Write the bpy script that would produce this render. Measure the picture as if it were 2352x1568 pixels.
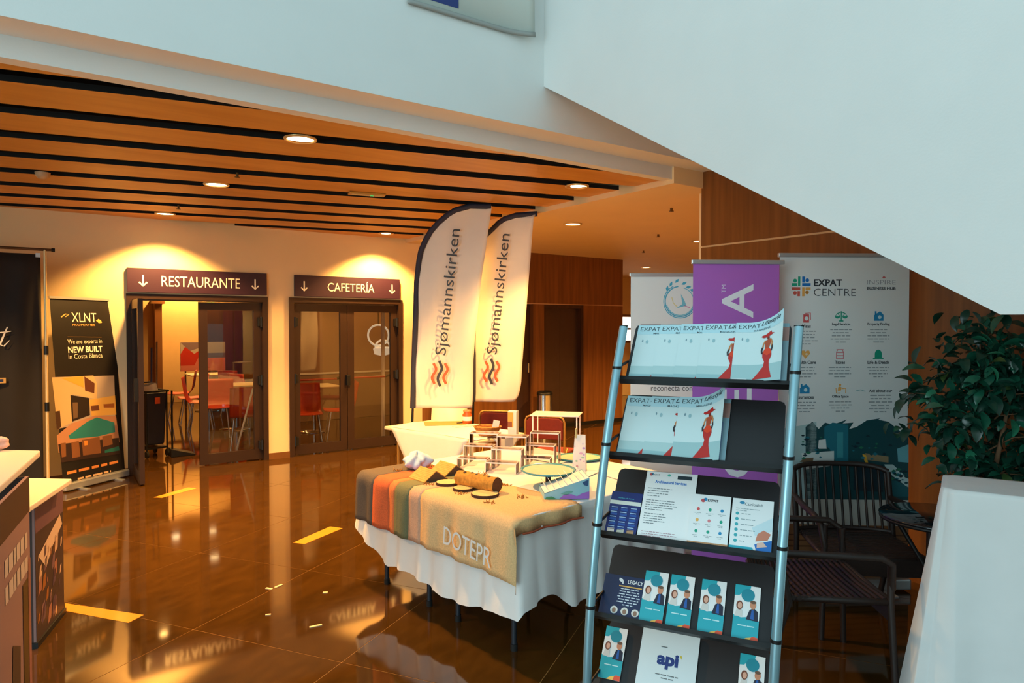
import bpy, math, random
from mathutils import Vector, Matrix

for _o in list(bpy.data.objects):
    bpy.data.objects.remove(_o, do_unlink=True)
SC = bpy.context.scene
COL = SC.collection
PI = math.pi
random.seed(7)

# ------------------------------------------------------------------ camera
F, CX, CY = 1568.0, 1176.0, 784.0
HCAM = 1.70
PITCH = math.atan(34.0 / F)
cd = bpy.data.cameras.new('camera')
cd.sensor_width = 36.0
cd.lens = 24.0
cd.clip_start = 0.05
cam = bpy.data.objects.new('camera', cd)
COL.objects.link(cam)
cam.location = (0, 0, HCAM)
cam.rotation_euler = (PI / 2 - PITCH, 0, 0)
SC.camera = cam

# ------------------------------------------------------------------ daylight of the atrium, exposure
wd = bpy.data.worlds.new('daylight')
SC.world = wd
wd.use_nodes = True
_bg = wd.node_tree.nodes['Background']
_bg.inputs['Color'].default_value = (0.57, 0.89, 1.0, 1)
_bg.inputs['Strength'].default_value = 0.95
SC.view_settings.view_transform = 'Standard'
SC.view_settings.look = 'None'
SC.view_settings.exposure = 0.0
SC.view_settings.gamma = 1.0
SC.view_settings.use_curve_mapping = False

# ------------------------------------------------------------------ pixel -> place helpers
def ray(px, py):
    x = (px - CX) / F
    y = -(py - CY) / F
    return Vector((x, math.cos(PITCH) + y * math.sin(PITCH), -math.sin(PITCH) + y * math.cos(PITCH)))

def P(px, py, z=0.0):
    d = ray(px, py)
    return Vector((0, 0, HCAM)) + d * ((z - HCAM) / d.z)

def PD(px, py, depth):
    d = ray(px, py)
    return Vector((0, 0, HCAM)) + d * (depth / d.y)

def on_plane(px, py, q, n):
    d = ray(px, py)
    o = Vector((0, 0, HCAM))
    return o + d * ((q - o).dot(n) / d.dot(n))

AW = math.radians(54.8)
U = Vector((math.sin(AW), math.cos(AW), 0))       # along the restaurant wall
V = Vector((math.cos(AW), -math.sin(AW), 0))      # from the wall into the hall
W0 = P(668, 1049.5, 0)
ROTW = math.atan2(U.y, U.x)

def W(s, t, z=0.0):
    return W0 + U * s + V * t + Vector((0, 0, z))

# added area light, left of and behind the viewer, standing in for side daylight
_al = bpy.data.lights.new('added_side_daylight', 'AREA')
_al.shape = 'RECTANGLE'; _al.size = 7.4; _al.size_y = 3.6
_al.energy = 385.0
_al.color = (0.72, 0.95, 1.0)
_ao = bpy.data.objects.new('added_side_daylight', _al)
COL.objects.link(_ao)
_ao.location = W(-8.9, 9.6, 2.2)
_ao.rotation_euler = U.to_track_quat('-Z', 'Z').to_euler()

# ------------------------------------------------------------------ materials
def lin(c):
    c = c / 255.0
    return c / 12.92 if c <= 0.04045 else ((c + 0.055) / 1.055) ** 2.4

def rgb(r, g, b):
    return (lin(r), lin(g), lin(b))

MATS = {}
def mat(name, col, rough=0.5, metal=0.0, noise=0.0, scale=8.0, bump=0.0, bscale=40.0, spec=0.5, emit=None, estr=0.0, sheen=0.0, stretch=(1, 1, 1)):
    if name in MATS:
        return MATS[name]
    m = bpy.data.materials.new(name)
    m.use_nodes = True
    nt = m.node_tree
    b = nt.nodes['Principled BSDF']
    b.inputs['Base Color'].default_value = (*col, 1)
    b.inputs['Roughness'].default_value = rough
    b.inputs['Metallic'].default_value = metal
    b.inputs['Specular IOR Level'].default_value = spec
    if sheen:
        b.inputs['Sheen Weight'].default_value = sheen
    if emit:
        b.inputs['Emission Color'].default_value = (*emit, 1)
        b.inputs['Emission Strength'].default_value = estr
    if noise or bump:
        tc = nt.nodes.new('ShaderNodeTexCoord')
        mp = nt.nodes.new('ShaderNodeMapping')
        mp.inputs['Scale'].default_value = stretch
        nt.links.new(tc.outputs['Object'], mp.inputs['Vector'])
    if noise:
        n = nt.nodes.new('ShaderNodeTexNoise')
        n.inputs['Scale'].default_value = scale
        n.inputs['Detail'].default_value = 4
        nt.links.new(mp.outputs['Vector'], n.inputs['Vector'])
        r = nt.nodes.new('ShaderNodeMapRange')
        r.inputs['From Min'].default_value = 0.25
        r.inputs['From Max'].default_value = 0.75
        r.inputs['To Min'].default_value = 1 - noise
        r.inputs['To Max'].default_value = 1 + noise
        nt.links.new(n.outputs['Fac'], r.inputs['Value'])
        mx = nt.nodes.new('ShaderNodeVectorMath')
        mx.operation = 'SCALE'
        mx.inputs[0].default_value = col
        nt.links.new(r.outputs['Result'], mx.inputs['Scale'])
        nt.links.new(mx.outputs['Vector'], b.inputs['Base Color'])
    if bump:
        n2 = nt.nodes.new('ShaderNodeTexNoise')
        n2.inputs['Scale'].default_value = bscale
        n2.inputs['Detail'].default_value = 3
        nt.links.new(mp.outputs['Vector'], n2.inputs['Vector'])
        bp = nt.nodes.new('ShaderNodeBump')
        bp.inputs['Strength'].default_value = bump
        bp.inputs['Distance'].default_value = 0.01
        nt.links.new(n2.outputs['Fac'], bp.inputs['Height'])
        nt.links.new(bp.outputs['Normal'], b.inputs['Normal'])
    MATS[name] = m
    return m

def wood_mat(name, c1, c2, rough=0.4, scale=3.0, stretch=(6, 6, 0.35)):
    if name in MATS:
        return MATS[name]
    m = mat(name, c1, rough)
    nt = m.node_tree
    b = nt.nodes['Principled BSDF']
    tc = nt.nodes.new('ShaderNodeTexCoord')
    mp = nt.nodes.new('ShaderNodeMapping')
    mp.inputs['Scale'].default_value = stretch
    n = nt.nodes.new('ShaderNodeTexNoise')
    n.inputs['Scale'].default_value = scale
    n.inputs['Detail'].default_value = 6
    cr = nt.nodes.new('ShaderNodeValToRGB')
    cr.color_ramp.elements[0].position = 0.3
    cr.color_ramp.elements[0].color = (*c1, 1)
    cr.color_ramp.elements[1].position = 0.7
    cr.color_ramp.elements[1].color = (*c2, 1)
    nt.links.new(tc.outputs['Object'], mp.inputs['Vector'])
    nt.links.new(mp.outputs['Vector'], n.inputs['Vector'])
    nt.links.new(n.outputs['Fac'], cr.inputs['Fac'])
    nt.links.new(cr.outputs['Color'], b.inputs['Base Color'])
    return m

def glass_mat(name, tint, gloss=0.10, rough=0.02):
    if name in MATS:
        return MATS[name]
    m = bpy.data.materials.new(name)
    m.use_nodes = True
    nt = m.node_tree
    nt.nodes.remove(nt.nodes['Principled BSDF'])
    out = nt.nodes['Material Output']
    tr = nt.nodes.new('ShaderNodeBsdfTransparent')
    tr.inputs['Color'].default_value = (*tint, 1)
    gl = nt.nodes.new('ShaderNodeBsdfGlossy')
    gl.inputs['Roughness'].default_value = rough
    fr = nt.nodes.new('ShaderNodeFresnel')
    fr.inputs['IOR'].default_value = 1.45
    ad = nt.nodes.new('ShaderNodeMath')
    ad.operation = 'MULTIPLY_ADD'
    ad.inputs[1].default_value = 1.0
    ad.inputs[2].default_value = gloss * 0.1
    nt.links.new(fr.outputs['Fac'], ad.inputs[0])
    mx = nt.nodes.new('ShaderNodeMixShader')
    nt.links.new(ad.outputs['Value'], mx.inputs['Fac'])
    nt.links.new(tr.outputs['BSDF'], mx.inputs[1])
    nt.links.new(gl.outputs['BSDF'], mx.inputs[2])
    nt.links.new(mx.outputs['Shader'], out.inputs['Surface'])
    MATS[name] = m
    return m

def ink(r, g, b, rough=0.45):
    return mat('ink_%02x%02x%02x' % (int(r), int(g), int(b)), rgb(r, g, b), rough)

# ------------------------------------------------------------------ mesh collector
_TEXT = {}
def text_geo(s, bold=0.0, space=1.0, shear=0.0):
    key = (s, bold, space, shear)
    if key in _TEXT:
        return _TEXT[key]
    cu = bpy.data.curves.new('lettering', 'FONT')
    cu.body = s
    cu.size = 1.0
    cu.offset = bold
    cu.space_character = space
    cu.shear = shear
    cu.resolution_u = 3
    o = bpy.data.objects.new('lettering', cu)
    me = bpy.data.meshes.new_from_object(o)
    vs = [(v.co.x, v.co.y) for v in me.vertices]
    fs = [tuple(p.vertices) for p in me.polygons]
    bpy.data.objects.remove(o)
    bpy.data.meshes.remove(me)
    bpy.data.curves.remove(cu)
    if vs:
        x0 = min(v[0] for v in vs); x1 = max(v[0] for v in vs)
        y0 = min(v[1] for v in vs); y1 = max(v[1] for v in vs)
    else:
        x0 = x1 = y0 = y1 = 0
    _TEXT[key] = (vs, fs, (x0, x1, y0, y1))
    return _TEXT[key]

def clip_poly(poly, rect):
    x0, x1, y0, y1 = rect
    def cl(pts, ins, inter):
        out = []
        for i in range(len(pts)):
            a, b = pts[i - 1], pts[i]
            ia, ib = ins(a), ins(b)
            if ib:
                if not ia:
                    out.append(inter(a, b))
                out.append(b)
            elif ia:
                out.append(inter(a, b))
        return out
    def ix(v):
        return lambda a, b: (v, a[1] + (b[1] - a[1]) * (v - a[0]) / (b[0] - a[0]))
    def iy(v):
        return lambda a, b: (a[0] + (b[0] - a[0]) * (v - a[1]) / (b[1] - a[1]), v)
    for ins, it in ((lambda p: p[0] >= x0, ix(x0)), (lambda p: p[0] <= x1, ix(x1)), (lambda p: p[1] >= y0, iy(y0)), (lambda p: p[1] <= y1, iy(y1))):
        if not poly:
            return []
        poly = cl(poly, ins, it)
    return poly

class MB:
    def __init__(self):
        self.v, self.f, self.m, self.s = [], [], [], []
        self.mats = []
    def mi(self, m):
        if isinstance(m, int):
            return m
        if m not in self.mats:
            self.mats.append(m)
        return self.mats.index(m)
    def add(self, vs, fs, m=0, smooth=False, M=None):
        m = self.mi(m)
        o = len(self.v)
        for v in vs:
            v = Vector(v)
            if M is not None:
                v = M @ v
            self.v.append((v.x, v.y, v.z))
        for f in fs:
            self.f.append(tuple(i + o for i in f))
            self.m.append(m)
            self.s.append(smooth)
        return self
    def box(self, x0, x1, y0, y1, z0, z1, m=0, M=None):
        vs = [(x0, y0, z0), (x1, y0, z0), (x1, y1, z0), (x0, y1, z0), (x0, y0, z1), (x1, y0, z1), (x1, y1, z1), (x0, y1, z1)]
        fs = [(3, 2, 1, 0), (4, 5, 6, 7), (0, 1, 5, 4), (1, 2, 6, 5), (2, 3, 7, 6), (3, 0, 4, 7)]
        return self.add(vs, fs, m, False, M)
    def prism(self, poly, z0, z1, m=0, M=None, smooth=False):      # poly in x,y (ccw), extruded in z
        n = len(poly)
        vs = [(x, y, z0) for x, y in poly] + [(x, y, z1) for x, y in poly]
        fs = [tuple(range(n - 1, -1, -1)), tuple(range(n, 2 * n))]
        self.add(vs, fs, m, False, M)
        return self.add(vs, [(i, (i + 1) % n, n + (i + 1) % n, n + i) for i in range(n)], m, smooth, M)
    def plate(self, poly, y0, y1, m=0, M=None):                    # poly in x,z, extruded along y
        n = len(poly)
        vs = [(x, y0, z) for x, z in poly] + [(x, y1, z) for x, z in poly]
        fs = [tuple(range(n)), tuple(range(2 * n - 1, n - 1, -1))] + [(i, n + i, n + (i + 1) % n, (i + 1) % n) for i in range(n)]
        return self.add(vs, fs, m, False, M)
    def flat(self, poly, y, m=0, M=None):                           # print: one face at depth y, facing -y
        return self.add([(x, y, z) for x, z in poly], [tuple(range(len(poly)))], m, False, M)
    def rect(self, x0, x1, z0, z1, y, m=0, M=None):
        return self.flat([(x0, z0), (x1, z0), (x1, z1), (x0, z1)], y, m, M)
    def ell(self, x, z, rx, rz, y, m=0, n=20, M=None, a0=0, a1=2 * PI):
        return self.flat([(x + rx * math.cos(a0 + (a1 - a0) * i / n), z + rz * math.sin(a0 + (a1 - a0) * i / n)) for i in range(n + (0 if abs(a1 - a0 - 2 * PI) < 1e-6 else 1))], y, m, M)
    def stroke(self, pts, w, y, m=0, M=None):                       # flat ribbon in x,z
        n = len(pts)
        vs = []
        for i, (x, z) in enumerate(pts):
            a = pts[max(0, i - 1)]; b = pts[min(n - 1, i + 1)]
            dx, dz = b[0] - a[0], b[1] - a[1]
            l = math.hypot(dx, dz) or 1
            ww = w[i] if isinstance(w, (list, tuple)) else w
            nx, nz = -dz / l * ww / 2, dx / l * ww / 2
            vs += [(x + nx, y, z + nz), (x - nx, y, z - nz)]
        return self.add(vs, [(2 * i, 2 * i + 1, 2 * i + 3, 2 * i + 2) for i in range(n - 1)], m, False, M)
    def text(self, s, x, z, h, y, m=0, width=None, align='c', bold=0.0, rot=0.0, space=1.0, shear=0.0, M=None):
        # h = height of the ink box, (x,z) its centre / left-middle / right-middle
        vs, fs, (x0, x1, y0, y1) = text_geo(s, bold, space, shear)
        if not vs:
            return self
        k = h / max(y1 - y0, 1e-6)
        kx = k if width is None else width / max(x1 - x0, 1e-6)
        ax = {'c': (x0 + x1) / 2, 'l': x0, 'r': x1}[align]
        ay = (y0 + y1) / 2
        c, sn = math.cos(rot), math.sin(rot)
        out = []
        for a, b in vs:
            a = (a - ax) * kx; b = (b - ay) * k
            out.append((x + a * c - b * sn, y, z + a * sn + b * c))
        return self.add(out, fs, m, False, M)
    def tube(self, pts, r, n=8, m=0, closed=False, M=None):
        pts = [Vector(p) for p in pts]
        N = len(pts)
        vs, fs = [], []
        up = None
        for i, p in enumerate(pts):
            a = pts[i - 1] if (i > 0 or closed) else p
            b = pts[(i + 1) % N] if (i < N - 1 or closed) else p
            d = (b - a).normalized()
            if up is None:
                up = Vector((0, 0, 1)) if abs(d.z) < 0.9 else Vector((1, 0, 0))
            e1 = d.cross(up).normalized()
            e2 = e1.cross(d).normalized()
            up = e2
            rr = r[i] if isinstance(r, (list, tuple)) else r
            for k in range(n):
                an = 2 * PI * k / n
                vs.append(p + e1 * (rr * math.cos(an)) + e2 * (rr * math.sin(an)))
        for i in range(N if closed else N - 1):
            j = (i + 1) % N
            for k in range(n):
                l = (k + 1) % n
                fs.append((i * n + k, i * n + l, j * n + l, j * n + k))
        self.add(vs, fs, m, True, M)
        if not closed:
            self.add(vs[:n], [tuple(range(n))], m, False, M)
            self.add(vs[-n:], [tuple(range(n - 1, -1, -1))], m, False, M)
        return self
    def lathe(self, prof, n=24, m=0, c=(0, 0, 0), M=None, smooth=True, sx=1.0, sy=1.0):
        vs, fs = [], []
        for r, z in prof:
            for k in range(n):
                a = 2 * PI * k / n
                vs.append((c[0] + r * math.cos(a) * sx, c[1] + r * math.sin(a) * sy, c[2] + z))
        for i in range(len(prof) - 1):
            for k in range(n):
                l = (k + 1) % n
                fs.append((i * n + k, i * n + l, (i + 1) * n + l, (i + 1) * n + k))
        self.add(vs, fs, m, smooth, M)
        if prof[0][0] > 1e-4:
            self.add(vs[:n], [tuple(range(n - 1, -1, -1))], m, False, M)
        if prof[-1][0] > 1e-4:
            self.add(vs[-n:], [tuple(range(n))], m, False, M)
        return self
    def grid(self, fn, nu, nv, m=0, smooth=True, M=None, wrap=False):
        vs = [fn(i / nu, j / nv) for j in range(nv + 1) for i in range(nu + (0 if wrap else 1))]
        c = nu if wrap else nu + 1
        fs = []
        for j in range(nv):
            for i in range(nu):
                k = (i + 1) % c
                fs.append((j * c + i, j * c + k, (j + 1) * c + k, (j + 1) * c + i))
        return self.add(vs, fs, m, smooth, M)
    def build(self, name, mats=None, parent=None, loc=None, rotz=0.0, mw=None, bevel=0.0, solid=0.0, recalc=False):
        me = bpy.data.meshes.new(name)
        me.from_pydata(self.v, [], self.f)
        ml = ([mats] if mats is not None and not isinstance(mats, (list, tuple)) else list(mats or [])) or self.mats
        for x in ml:
            me.materials.append(x)
        me.polygons.foreach_set('material_index', self.m)
        me.polygons.foreach_set('use_smooth', self.s)
        me.update()
        if recalc:
            import bmesh
            b = bmesh.new(); b.from_mesh(me)
            bmesh.ops.remove_doubles(b, verts=b.verts, dist=1e-5)
            bmesh.ops.recalc_face_normals(b, faces=b.faces)
            b.to_mesh(me); b.free()
        return put(name, me, parent, loc, rotz, mw, bevel, solid)

def put(name, me, parent=None, loc=None, rotz=0.0, mw=None, bevel=0.0, solid=0.0):
    o = bpy.data.objects.new(name, me)
    COL.objects.link(o)
    if parent is not None:
        o.parent = parent
    if mw is not None:
        o.matrix_local = mw
    else:
        if loc is not None:
            o.location = loc
        o.rotation_euler = (0, 0, rotz)
    if solid:
        md = o.modifiers.new('thickness', 'SOLIDIFY')
        md.thickness = solid
        md.offset = 0
    if bevel:
        md = o.modifiers.new('bevel', 'BEVEL')
        md.width = bevel
        md.segments = 2
        md.limit_method = 'ANGLE'
        md.angle_limit = math.radians(50)
    return o

def tag(o, label, cat, group=None):
    o['label'] = label
    o['category'] = cat
    if group:
        o['group'] = group
    return o

def thing(name, label, cat, loc=(0, 0, 0), rotz=0.0, group=None, mw=None):
    o = bpy.data.objects.new(name, None)
    o.empty_display_size = 0.1
    COL.objects.link(o)
    if mw is not None:
        o.matrix_world = mw
    else:
        o.location = loc
        o.rotation_euler = (0, 0, rotz)
    return tag(o, label, cat, group)

def struct(name, mb, m=None, parent=None, bevel=0.0, wall=True, **k):
    if parent is None:
        o = mb.build(name, m, None, W0 if wall else None, ROTW if wall else 0.0, bevel=bevel, **k)
        o['kind'] = 'structure'
    else:
        o = mb.build(name, m, parent, bevel=bevel, **k)
    return o

def dup(o, parent=None):
    c = o.copy()
    COL.objects.link(c)
    c.parent = parent
    for ch in o.children:
        dup(ch, c)
    return c

def frame(x, y, z, o):
    """matrix from three axes and an origin"""
    return Matrix(((x[0], y[0], z[0], o[0]), (x[1], y[1], z[1], o[1]), (x[2], y[2], z[2], o[2]), (0, 0, 0, 1)))

def wb(mb, s0, s1, t0, t1, z0, z1, m=0):
    return mb.box(s0, s1, -t1, -t0, z0, z1, m)
# ================================================================== setting
M_WHITE = mat('white_plaster', rgb(226, 226, 222), 0.75, noise=0.02, scale=3, bump=0.05, bscale=90)
M_CREAM = mat('cream_plaster', rgb(240, 210, 160), 0.7, noise=0.03, scale=2, bump=0.05, bscale=80)
M_STONE = mat('polished_stone', rgb(68, 43, 11), 0.06, noise=0.28, scale=5, spec=0.8, stretch=(1, 2.5, 1))
M_GROUT = mat('grout', rgb(176, 128, 70), 0.3)  # lightened colour stands in for the glint along the joints
M_WOODW = wood_mat('wall_veneer', rgb(138, 86, 40), rgb(108, 63, 26), 0.35)
M_WOODD = wood_mat('dark_veneer', rgb(70, 42, 26), rgb(52, 30, 18), 0.4)
M_SLAT = wood_mat('slat_wood', rgb(214, 156, 72), rgb(196, 136, 56), 0.45, 2.0, (0.6, 5, 5))
M_BLACK = mat('void_black', rgb(10, 9, 8), 0.9)
M_BRONZE = mat('bronze_frame', rgb(60, 40, 28), 0.42, 0.3, noise=0.05)
M_BLKMET = mat('black_metal', rgb(22, 21, 21), 0.45, 0.2)
M_CHROME = mat('chrome', rgb(205, 210, 214), 0.15, 1.0)
M_GLASS = glass_mat('door_glass', (0.90, 0.88, 0.84), 0.25)
M_LAMP = mat('lamp_lens', (1, 0.9, 0.7), 0.4, emit=(1.0, 0.74, 0.36), estr=14.0)

# ---- floor: slab with polished stone tiles
m = MB(); wb(m, -9, 14, -8.2, 14, -0.2, -0.0035)
floor = struct('floor', m, M_STONE)
m = MB(); wb(m, -5.2, 7, 0.0, 9.9, -0.0035, -0.0015)
struct('grout_bed', m, M_GROUT, floor)
TA = math.radians(32.8)
tx = Vector((math.cos(TA), math.sin(TA))); ty = Vector((-math.sin(TA), math.cos(TA)))
t0 = Vector((-2.57, -3.93))
full = None
for i in range(-9, 12):
    for j in range(-9, 12):
        c = t0 + tx * i + ty * j
        g = 0.0022
        quad = [c + tx * g + ty * g, c + tx * (1 - g) + ty * g, c + tx * (1 - g) + ty * (1 - g), c + tx * g + ty * (1 - g)]
        cl = clip_poly([(p.x, p.y) for p in quad], (-5.2, 7, -9.9, -0.0))
        if len(cl) < 3:
            continue
        ar = abs(sum(cl[k - 1][0] * cl[k][1] - cl[k][0] * cl[k - 1][1] for k in range(len(cl)))) / 2
        if ar < 0.003:
            continue
        mid = W(c.x, -c.y)
        if mid.y < 0.2:
            continue
        if ar > 0.985:
            if full is None:
                q = MB(); q.box(0, 1 - 2 * g, 0, 1 - 2 * g, -0.003, 0.0)
                o = struct('tile', q, M_STONE, floor)
                full = o.data
            else:
                o = put('tile', full, floor)
            o.location = (quad[0].x, quad[0].y, 0)
            o.rotation_euler = (0, 0, TA)
        else:
            q = MB(); q.prism(cl, -0.003, 0.0)
            struct('tile', q, M_STONE, floor)
# ochre inlay strips set into the tiles
M_INLAY = mat('ochre_inlay', rgb(222, 150, 52), 0.12, noise=0.05, spec=0.7)
for pts in ([(150, 1385), (330, 1412), (295, 1430), (150, 1403)], [(353, 1142), (372, 1143), (452, 1121), (432, 1119)], [(673, 1246), (700, 1249), (787, 1213), (758, 1209)]):
    q = MB(); ll = [P(x, y) - W0 for x, y in pts]
    pol = [(p.dot(U), -p.dot(V)) for p in ll]
    if sum(pol[k - 1][0] * pol[k][1] - pol[k][0] * pol[k - 1][1] for k in range(4)) < 0:
        pol.reverse()
    q.prism(pol, 0.0, 0.0012)
    struct('inlay_strip', q, M_INLAY, floor)

# ---- restaurant wall
D1 = (-1.86, -0.284); D2 = (-0.014, 1.602); DH = 2.08; SEND = 1.92
m = MB()
wb(m, -9, D1[0], -0.16, 0, -0.01, 3.1)
wb(m, D1[0], D1[1], -0.16, 0, DH, 3.1)
wb(m, D1[1], D2[0], -0.16, 0, -0.01, 3.1)
wb(m, D2[0], D2[1], -0.16, 0, DH, 3.1)
wb(m, D2[1], SEND, -0.16, 0, -0.01, 3.1)
struct('wall_back', m, M_CREAM)
M_BASE = mat('stone_skirting', rgb(120, 78, 40), 0.25, noise=0.1)
m = MB(); wb(m, D1[1], D2[0], 0, 0.015, 0, 0.08); wb(m, -9, D1[0], 0, 0.015, 0, 0.08); wb(m, D2[1], SEND, 0, 0.015, 0, 0.08)
struct('baseboard_back', m, M_BASE)

# ---- slatted ceiling
SOF = 1.66
m = MB(); wb(m, -9, SOF, -0.05, 4.96, 3.08, 3.14)
ceil = struct('ceiling', m, M_BLACK)
SL = 0.235; PIT = 0.633; GAP = 0.2; C0 = 2.79
for k in range(-14, 12):
    a = C0 + PIT * k + GAP / 2
    b = C0 + PIT * (k + 1) - GAP / 2
    poly = [(-9, a + SL * -9), (SOF, a + SL * SOF), (SOF, b + SL * SOF), (-9, b + SL * -9)]
    cl = clip_poly(poly, (-9, SOF, 0.0, 4.89))
    if len(cl) < 3:
        continue
    q = MB(); pl = [(x, -y) for x, y in reversed(cl)]; n = len(pl)
    vs = [(x, y, 2.95) for x, y in pl] + [(x, y, 2.985) for x, y in pl]
    q.add(vs, [tuple(range(n))], M_SLAT)
    q.add(vs, [tuple(range(n, 2 * n))] + [(i, (i + 1) % n, n + (i + 1) % n, n + i) for i in range(n)], M_BLACK)  # sides and tops black: shade of the gaps put into the colour
    struct('slat', q, None, ceil, recalc=True)

# ---- plain ceiling of the lift lobby
m = MB(); wb(m, SOF, 14, -5.2, 5.0, 2.90, 3.14)
struct('ceiling_lobby', m, M_CREAM)
# ---- unseen upper slab above everything, added to stop sky light leaking in
m = MB(); wb(m, -9.2, 14.2, -8.2, 4.98, 3.141, 3.4)
struct('ceiling_slab', m, M_WHITE)

# ---- white gallery front with its stepped lower edge
m = MB()
wb(m, -9, 2.03, 4.89, 4.98, 2.935, 3.14)
wb(m, -9, 2.03, 4.98, 5.21, 3.04, 3.6)
wb(m, -9, 2.03, 5.0, 5.21, 3.6, 6.4)
struct('wall_gallery', m, M_WHITE)

# ---- unseen atrium wall behind the viewer, added to block low sky light
m = MB()
wb(m, -9.2, 14.2, 13.8, 14.0, 0, 6.0)
struct('wall_sky_block', m, M_WHITE)
m = MB()
wb(m, -9.2, -9.0, -0.2, 5.4, 0, 6.4); wb(m, -9.2, -9.0, 5.4, 13.8, 0, 0.3)  # unseen end wall, added against sky spill; low part lets daylight in
struct('wall_left', m, M_WHITE)
# ---- staircase flank and soffit
def sprism(mb, poly, s0, s1, mm=0):
    n = len(poly)
    vs = [(s0, -t, z) for t, z in poly] + [(s1, -t, z) for t, z in poly]
    fs = [tuple(range(n)), tuple(range(2 * n - 1, n - 1, -1))] + [(i, n + i, n + (i + 1) % n, (i + 1) % n) for i in range(n)]
    return mb.add(vs, fs, mm)
m = MB()
sprism(m, [(5.21, 3.332), (7.905, 1.744), (9.1, 1.744), (9.1, 3.9), (8.3, 3.9), (5.21, 6.4)], 0.121, 0.27)
struct('wall_stair', m, M_WHITE, recalc=True)
m = MB()
sprism(m, [(5.21, 3.36), (7.905, 1.77), (9.1, 1.77), (9.1, 2.0), (7.97, 2.0), (5.21, 3.63)], 0.27, 2.03)
struct('ceiling_stair', m, M_WHITE, recalc=True)

# ---- veneered wall beside the stair
m = MB()
wb(m, 2.03, 2.2, 4.985, 9.2, 0, 2.385); wb(m, 2.03, 2.2, 4.985, 9.2, 2.40, 6.4)
ww = struct('wall_right', m, M_WOODW)
m = MB(); wb(m, 2.034, 2.19, 4.99, 9.2, 2.385, 2.40)
struct('joint_strip', m, mat('pale_joint', rgb(214, 176, 130), 0.3), ww)
m = MB(); wb(m, 2.2, 14, 4.82, 4.98, 0, 3.2); wb(m, 14, 14.2, -5.2, 5, 0, 3.2)  # unseen walls, added to keep sky light out of the lobby
struct('wall_lobby_side', m, M_CREAM)

# ---- veneered lift wall
LZ = 2.07; SW1 = 5.97
m = MB()
wb(m, SEND, 3.62, -0.16, 0, -0.01, LZ)
wb(m, 3.955, 4.18, -0.16, 0, -0.01, LZ)
wb(m, 5.045, SW1, -0.16, 0, -0.01, LZ)
wb(m, SEND, SW1, -0.16, 0, LZ + 0.012, 2.9)
wb(m, SW1 - 0.16, SW1, -5.0, -0.16, -0.01, 2.9)
lw = struct('wall_lobby', m, M_WOODW)
m = MB(); wb(m, SEND, SW1 - 0.01, -0.15, -0.004, LZ, LZ + 0.012)
struct('joint_strip', m, mat('pale_joint', rgb(214, 176, 130), 0.3), lw)
m = MB(); wb(m, SEND, SW1 + 0.01, -0.1, 0.012, -0.005, 0.06)
struct('baseboard_lobby', m, M_BLKMET)
# door niche and lift
m = MB(); wb(m, 3.62, 3.955, -0.14, -0.09, 0, LZ)
dn = struct('door_3', m, M_WOODD)
m = MB(); wb(m, 3.9, 3.92, -0.09, -0.06, 0.95, 1.1)
struct('door_handle', m, M_CHROME, dn)
M_LIFT = mat('lift_steel', rgb(92, 74, 66), 0.35, 0.7, noise=0.05)
m = MB(); wb(m, 4.18, 4.22, -0.16, -0.02, 0, LZ); wb(m, 5.005, 5.045, -0.16, -0.02, 0, LZ); wb(m, 4.22, 5.005, -0.16, -0.02, LZ - 0.06, LZ)
lift = struct('door_4', m, M_WOODD)
for a, b in ((4.22, 4.611), (4.614, 5.005)):
    m = MB(); wb(m, a, b, -0.16, -0.12, 0, LZ - 0.06)
    struct('lift_leaf', m, M_LIFT, lift)
# ---- corridor end beyond the lifts, with a bright window
m = MB(); wb(m, SW1, 7.6, -3.4, -3.25, 0, 3.1); wb(m, 10.6, 14, -3.4, -3.25, 0, 3.1); wb(m, 7.6, 10.6, -3.4, -3.25, 2.0, 3.1); wb(m, 7.6, 10.6, -3.4, -3.25, 0, 1.3)
struct('wall_corridor', m, M_CREAM)
M_SKYWIN = mat('bright_window', (1, 0.95, 0.85), 0.3, emit=(1.0, 0.9, 0.72), estr=3.2)
M_WFRAME = mat('window_frame', rgb(140, 92, 50), 0.5)
m = MB(); wb(m, 7.6, 10.6, -3.40, -3.38, 1.3, 2.0)
wn = struct('window_1', m, M_SKYWIN)
m = MB(); wb(m, 7.6, 10.6, -3.38, -3.24, 1.3, 1.36); wb(m, 7.6, 10.6, -3.38, -3.24, 1.94, 2.0); wb(m, 7.6, 10.6, -3.38, -3.24, 1.62, 1.67)
for a in (7.6, 8.35, 9.1, 9.85, 10.55):
    wb(m, a, a + 0.05, -3.38, -3.25, 1.3, 2.0)
struct('window_frame', m, M_WFRAME, wn)

# ---- restaurant / cafeteria interior shell
M_CAFE = mat('cafe_paint', rgb(214, 178, 122), 0.7, noise=0.03)
m = MB()
wb(m, -3.6, 5.81, -8.15, -8.0, 0, 3.1); wb(m, -3.75, -3.6, -8.15, -0.16, 0, 3.1)
cafe = struct('wall_cafe', m, M_CAFE)
m = MB(); wb(m, -0.54, -0.40, -8.0, -7.7, 0, 2.2); wb(m, -0.59, -0.35, -8.0, -7.66, 2.2, 2.28)
struct('trim_1', m, mat('pilaster_wood', rgb(132, 84, 40), 0.5))
m = MB(); wb(m, 0.55, 2.1, -8.0, -7.93, 0, 2.15)
struct('door_5', m, M_WOODD)
m = MB(); wb(m, 1.12, 5.81, -3.35, -3.2, 0, 3.1)
cw = struct('wall_cafe_side', m, mat('taupe_paint', rgb(150, 120, 96), 0.7))
m = MB(); wb(m, 1.12, 5.81, -3.2, -3.19, 0.84, 0.87)
struct('chair_rail', m, mat('white_trim', rgb(236, 232, 226), 0.4), cw)
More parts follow.
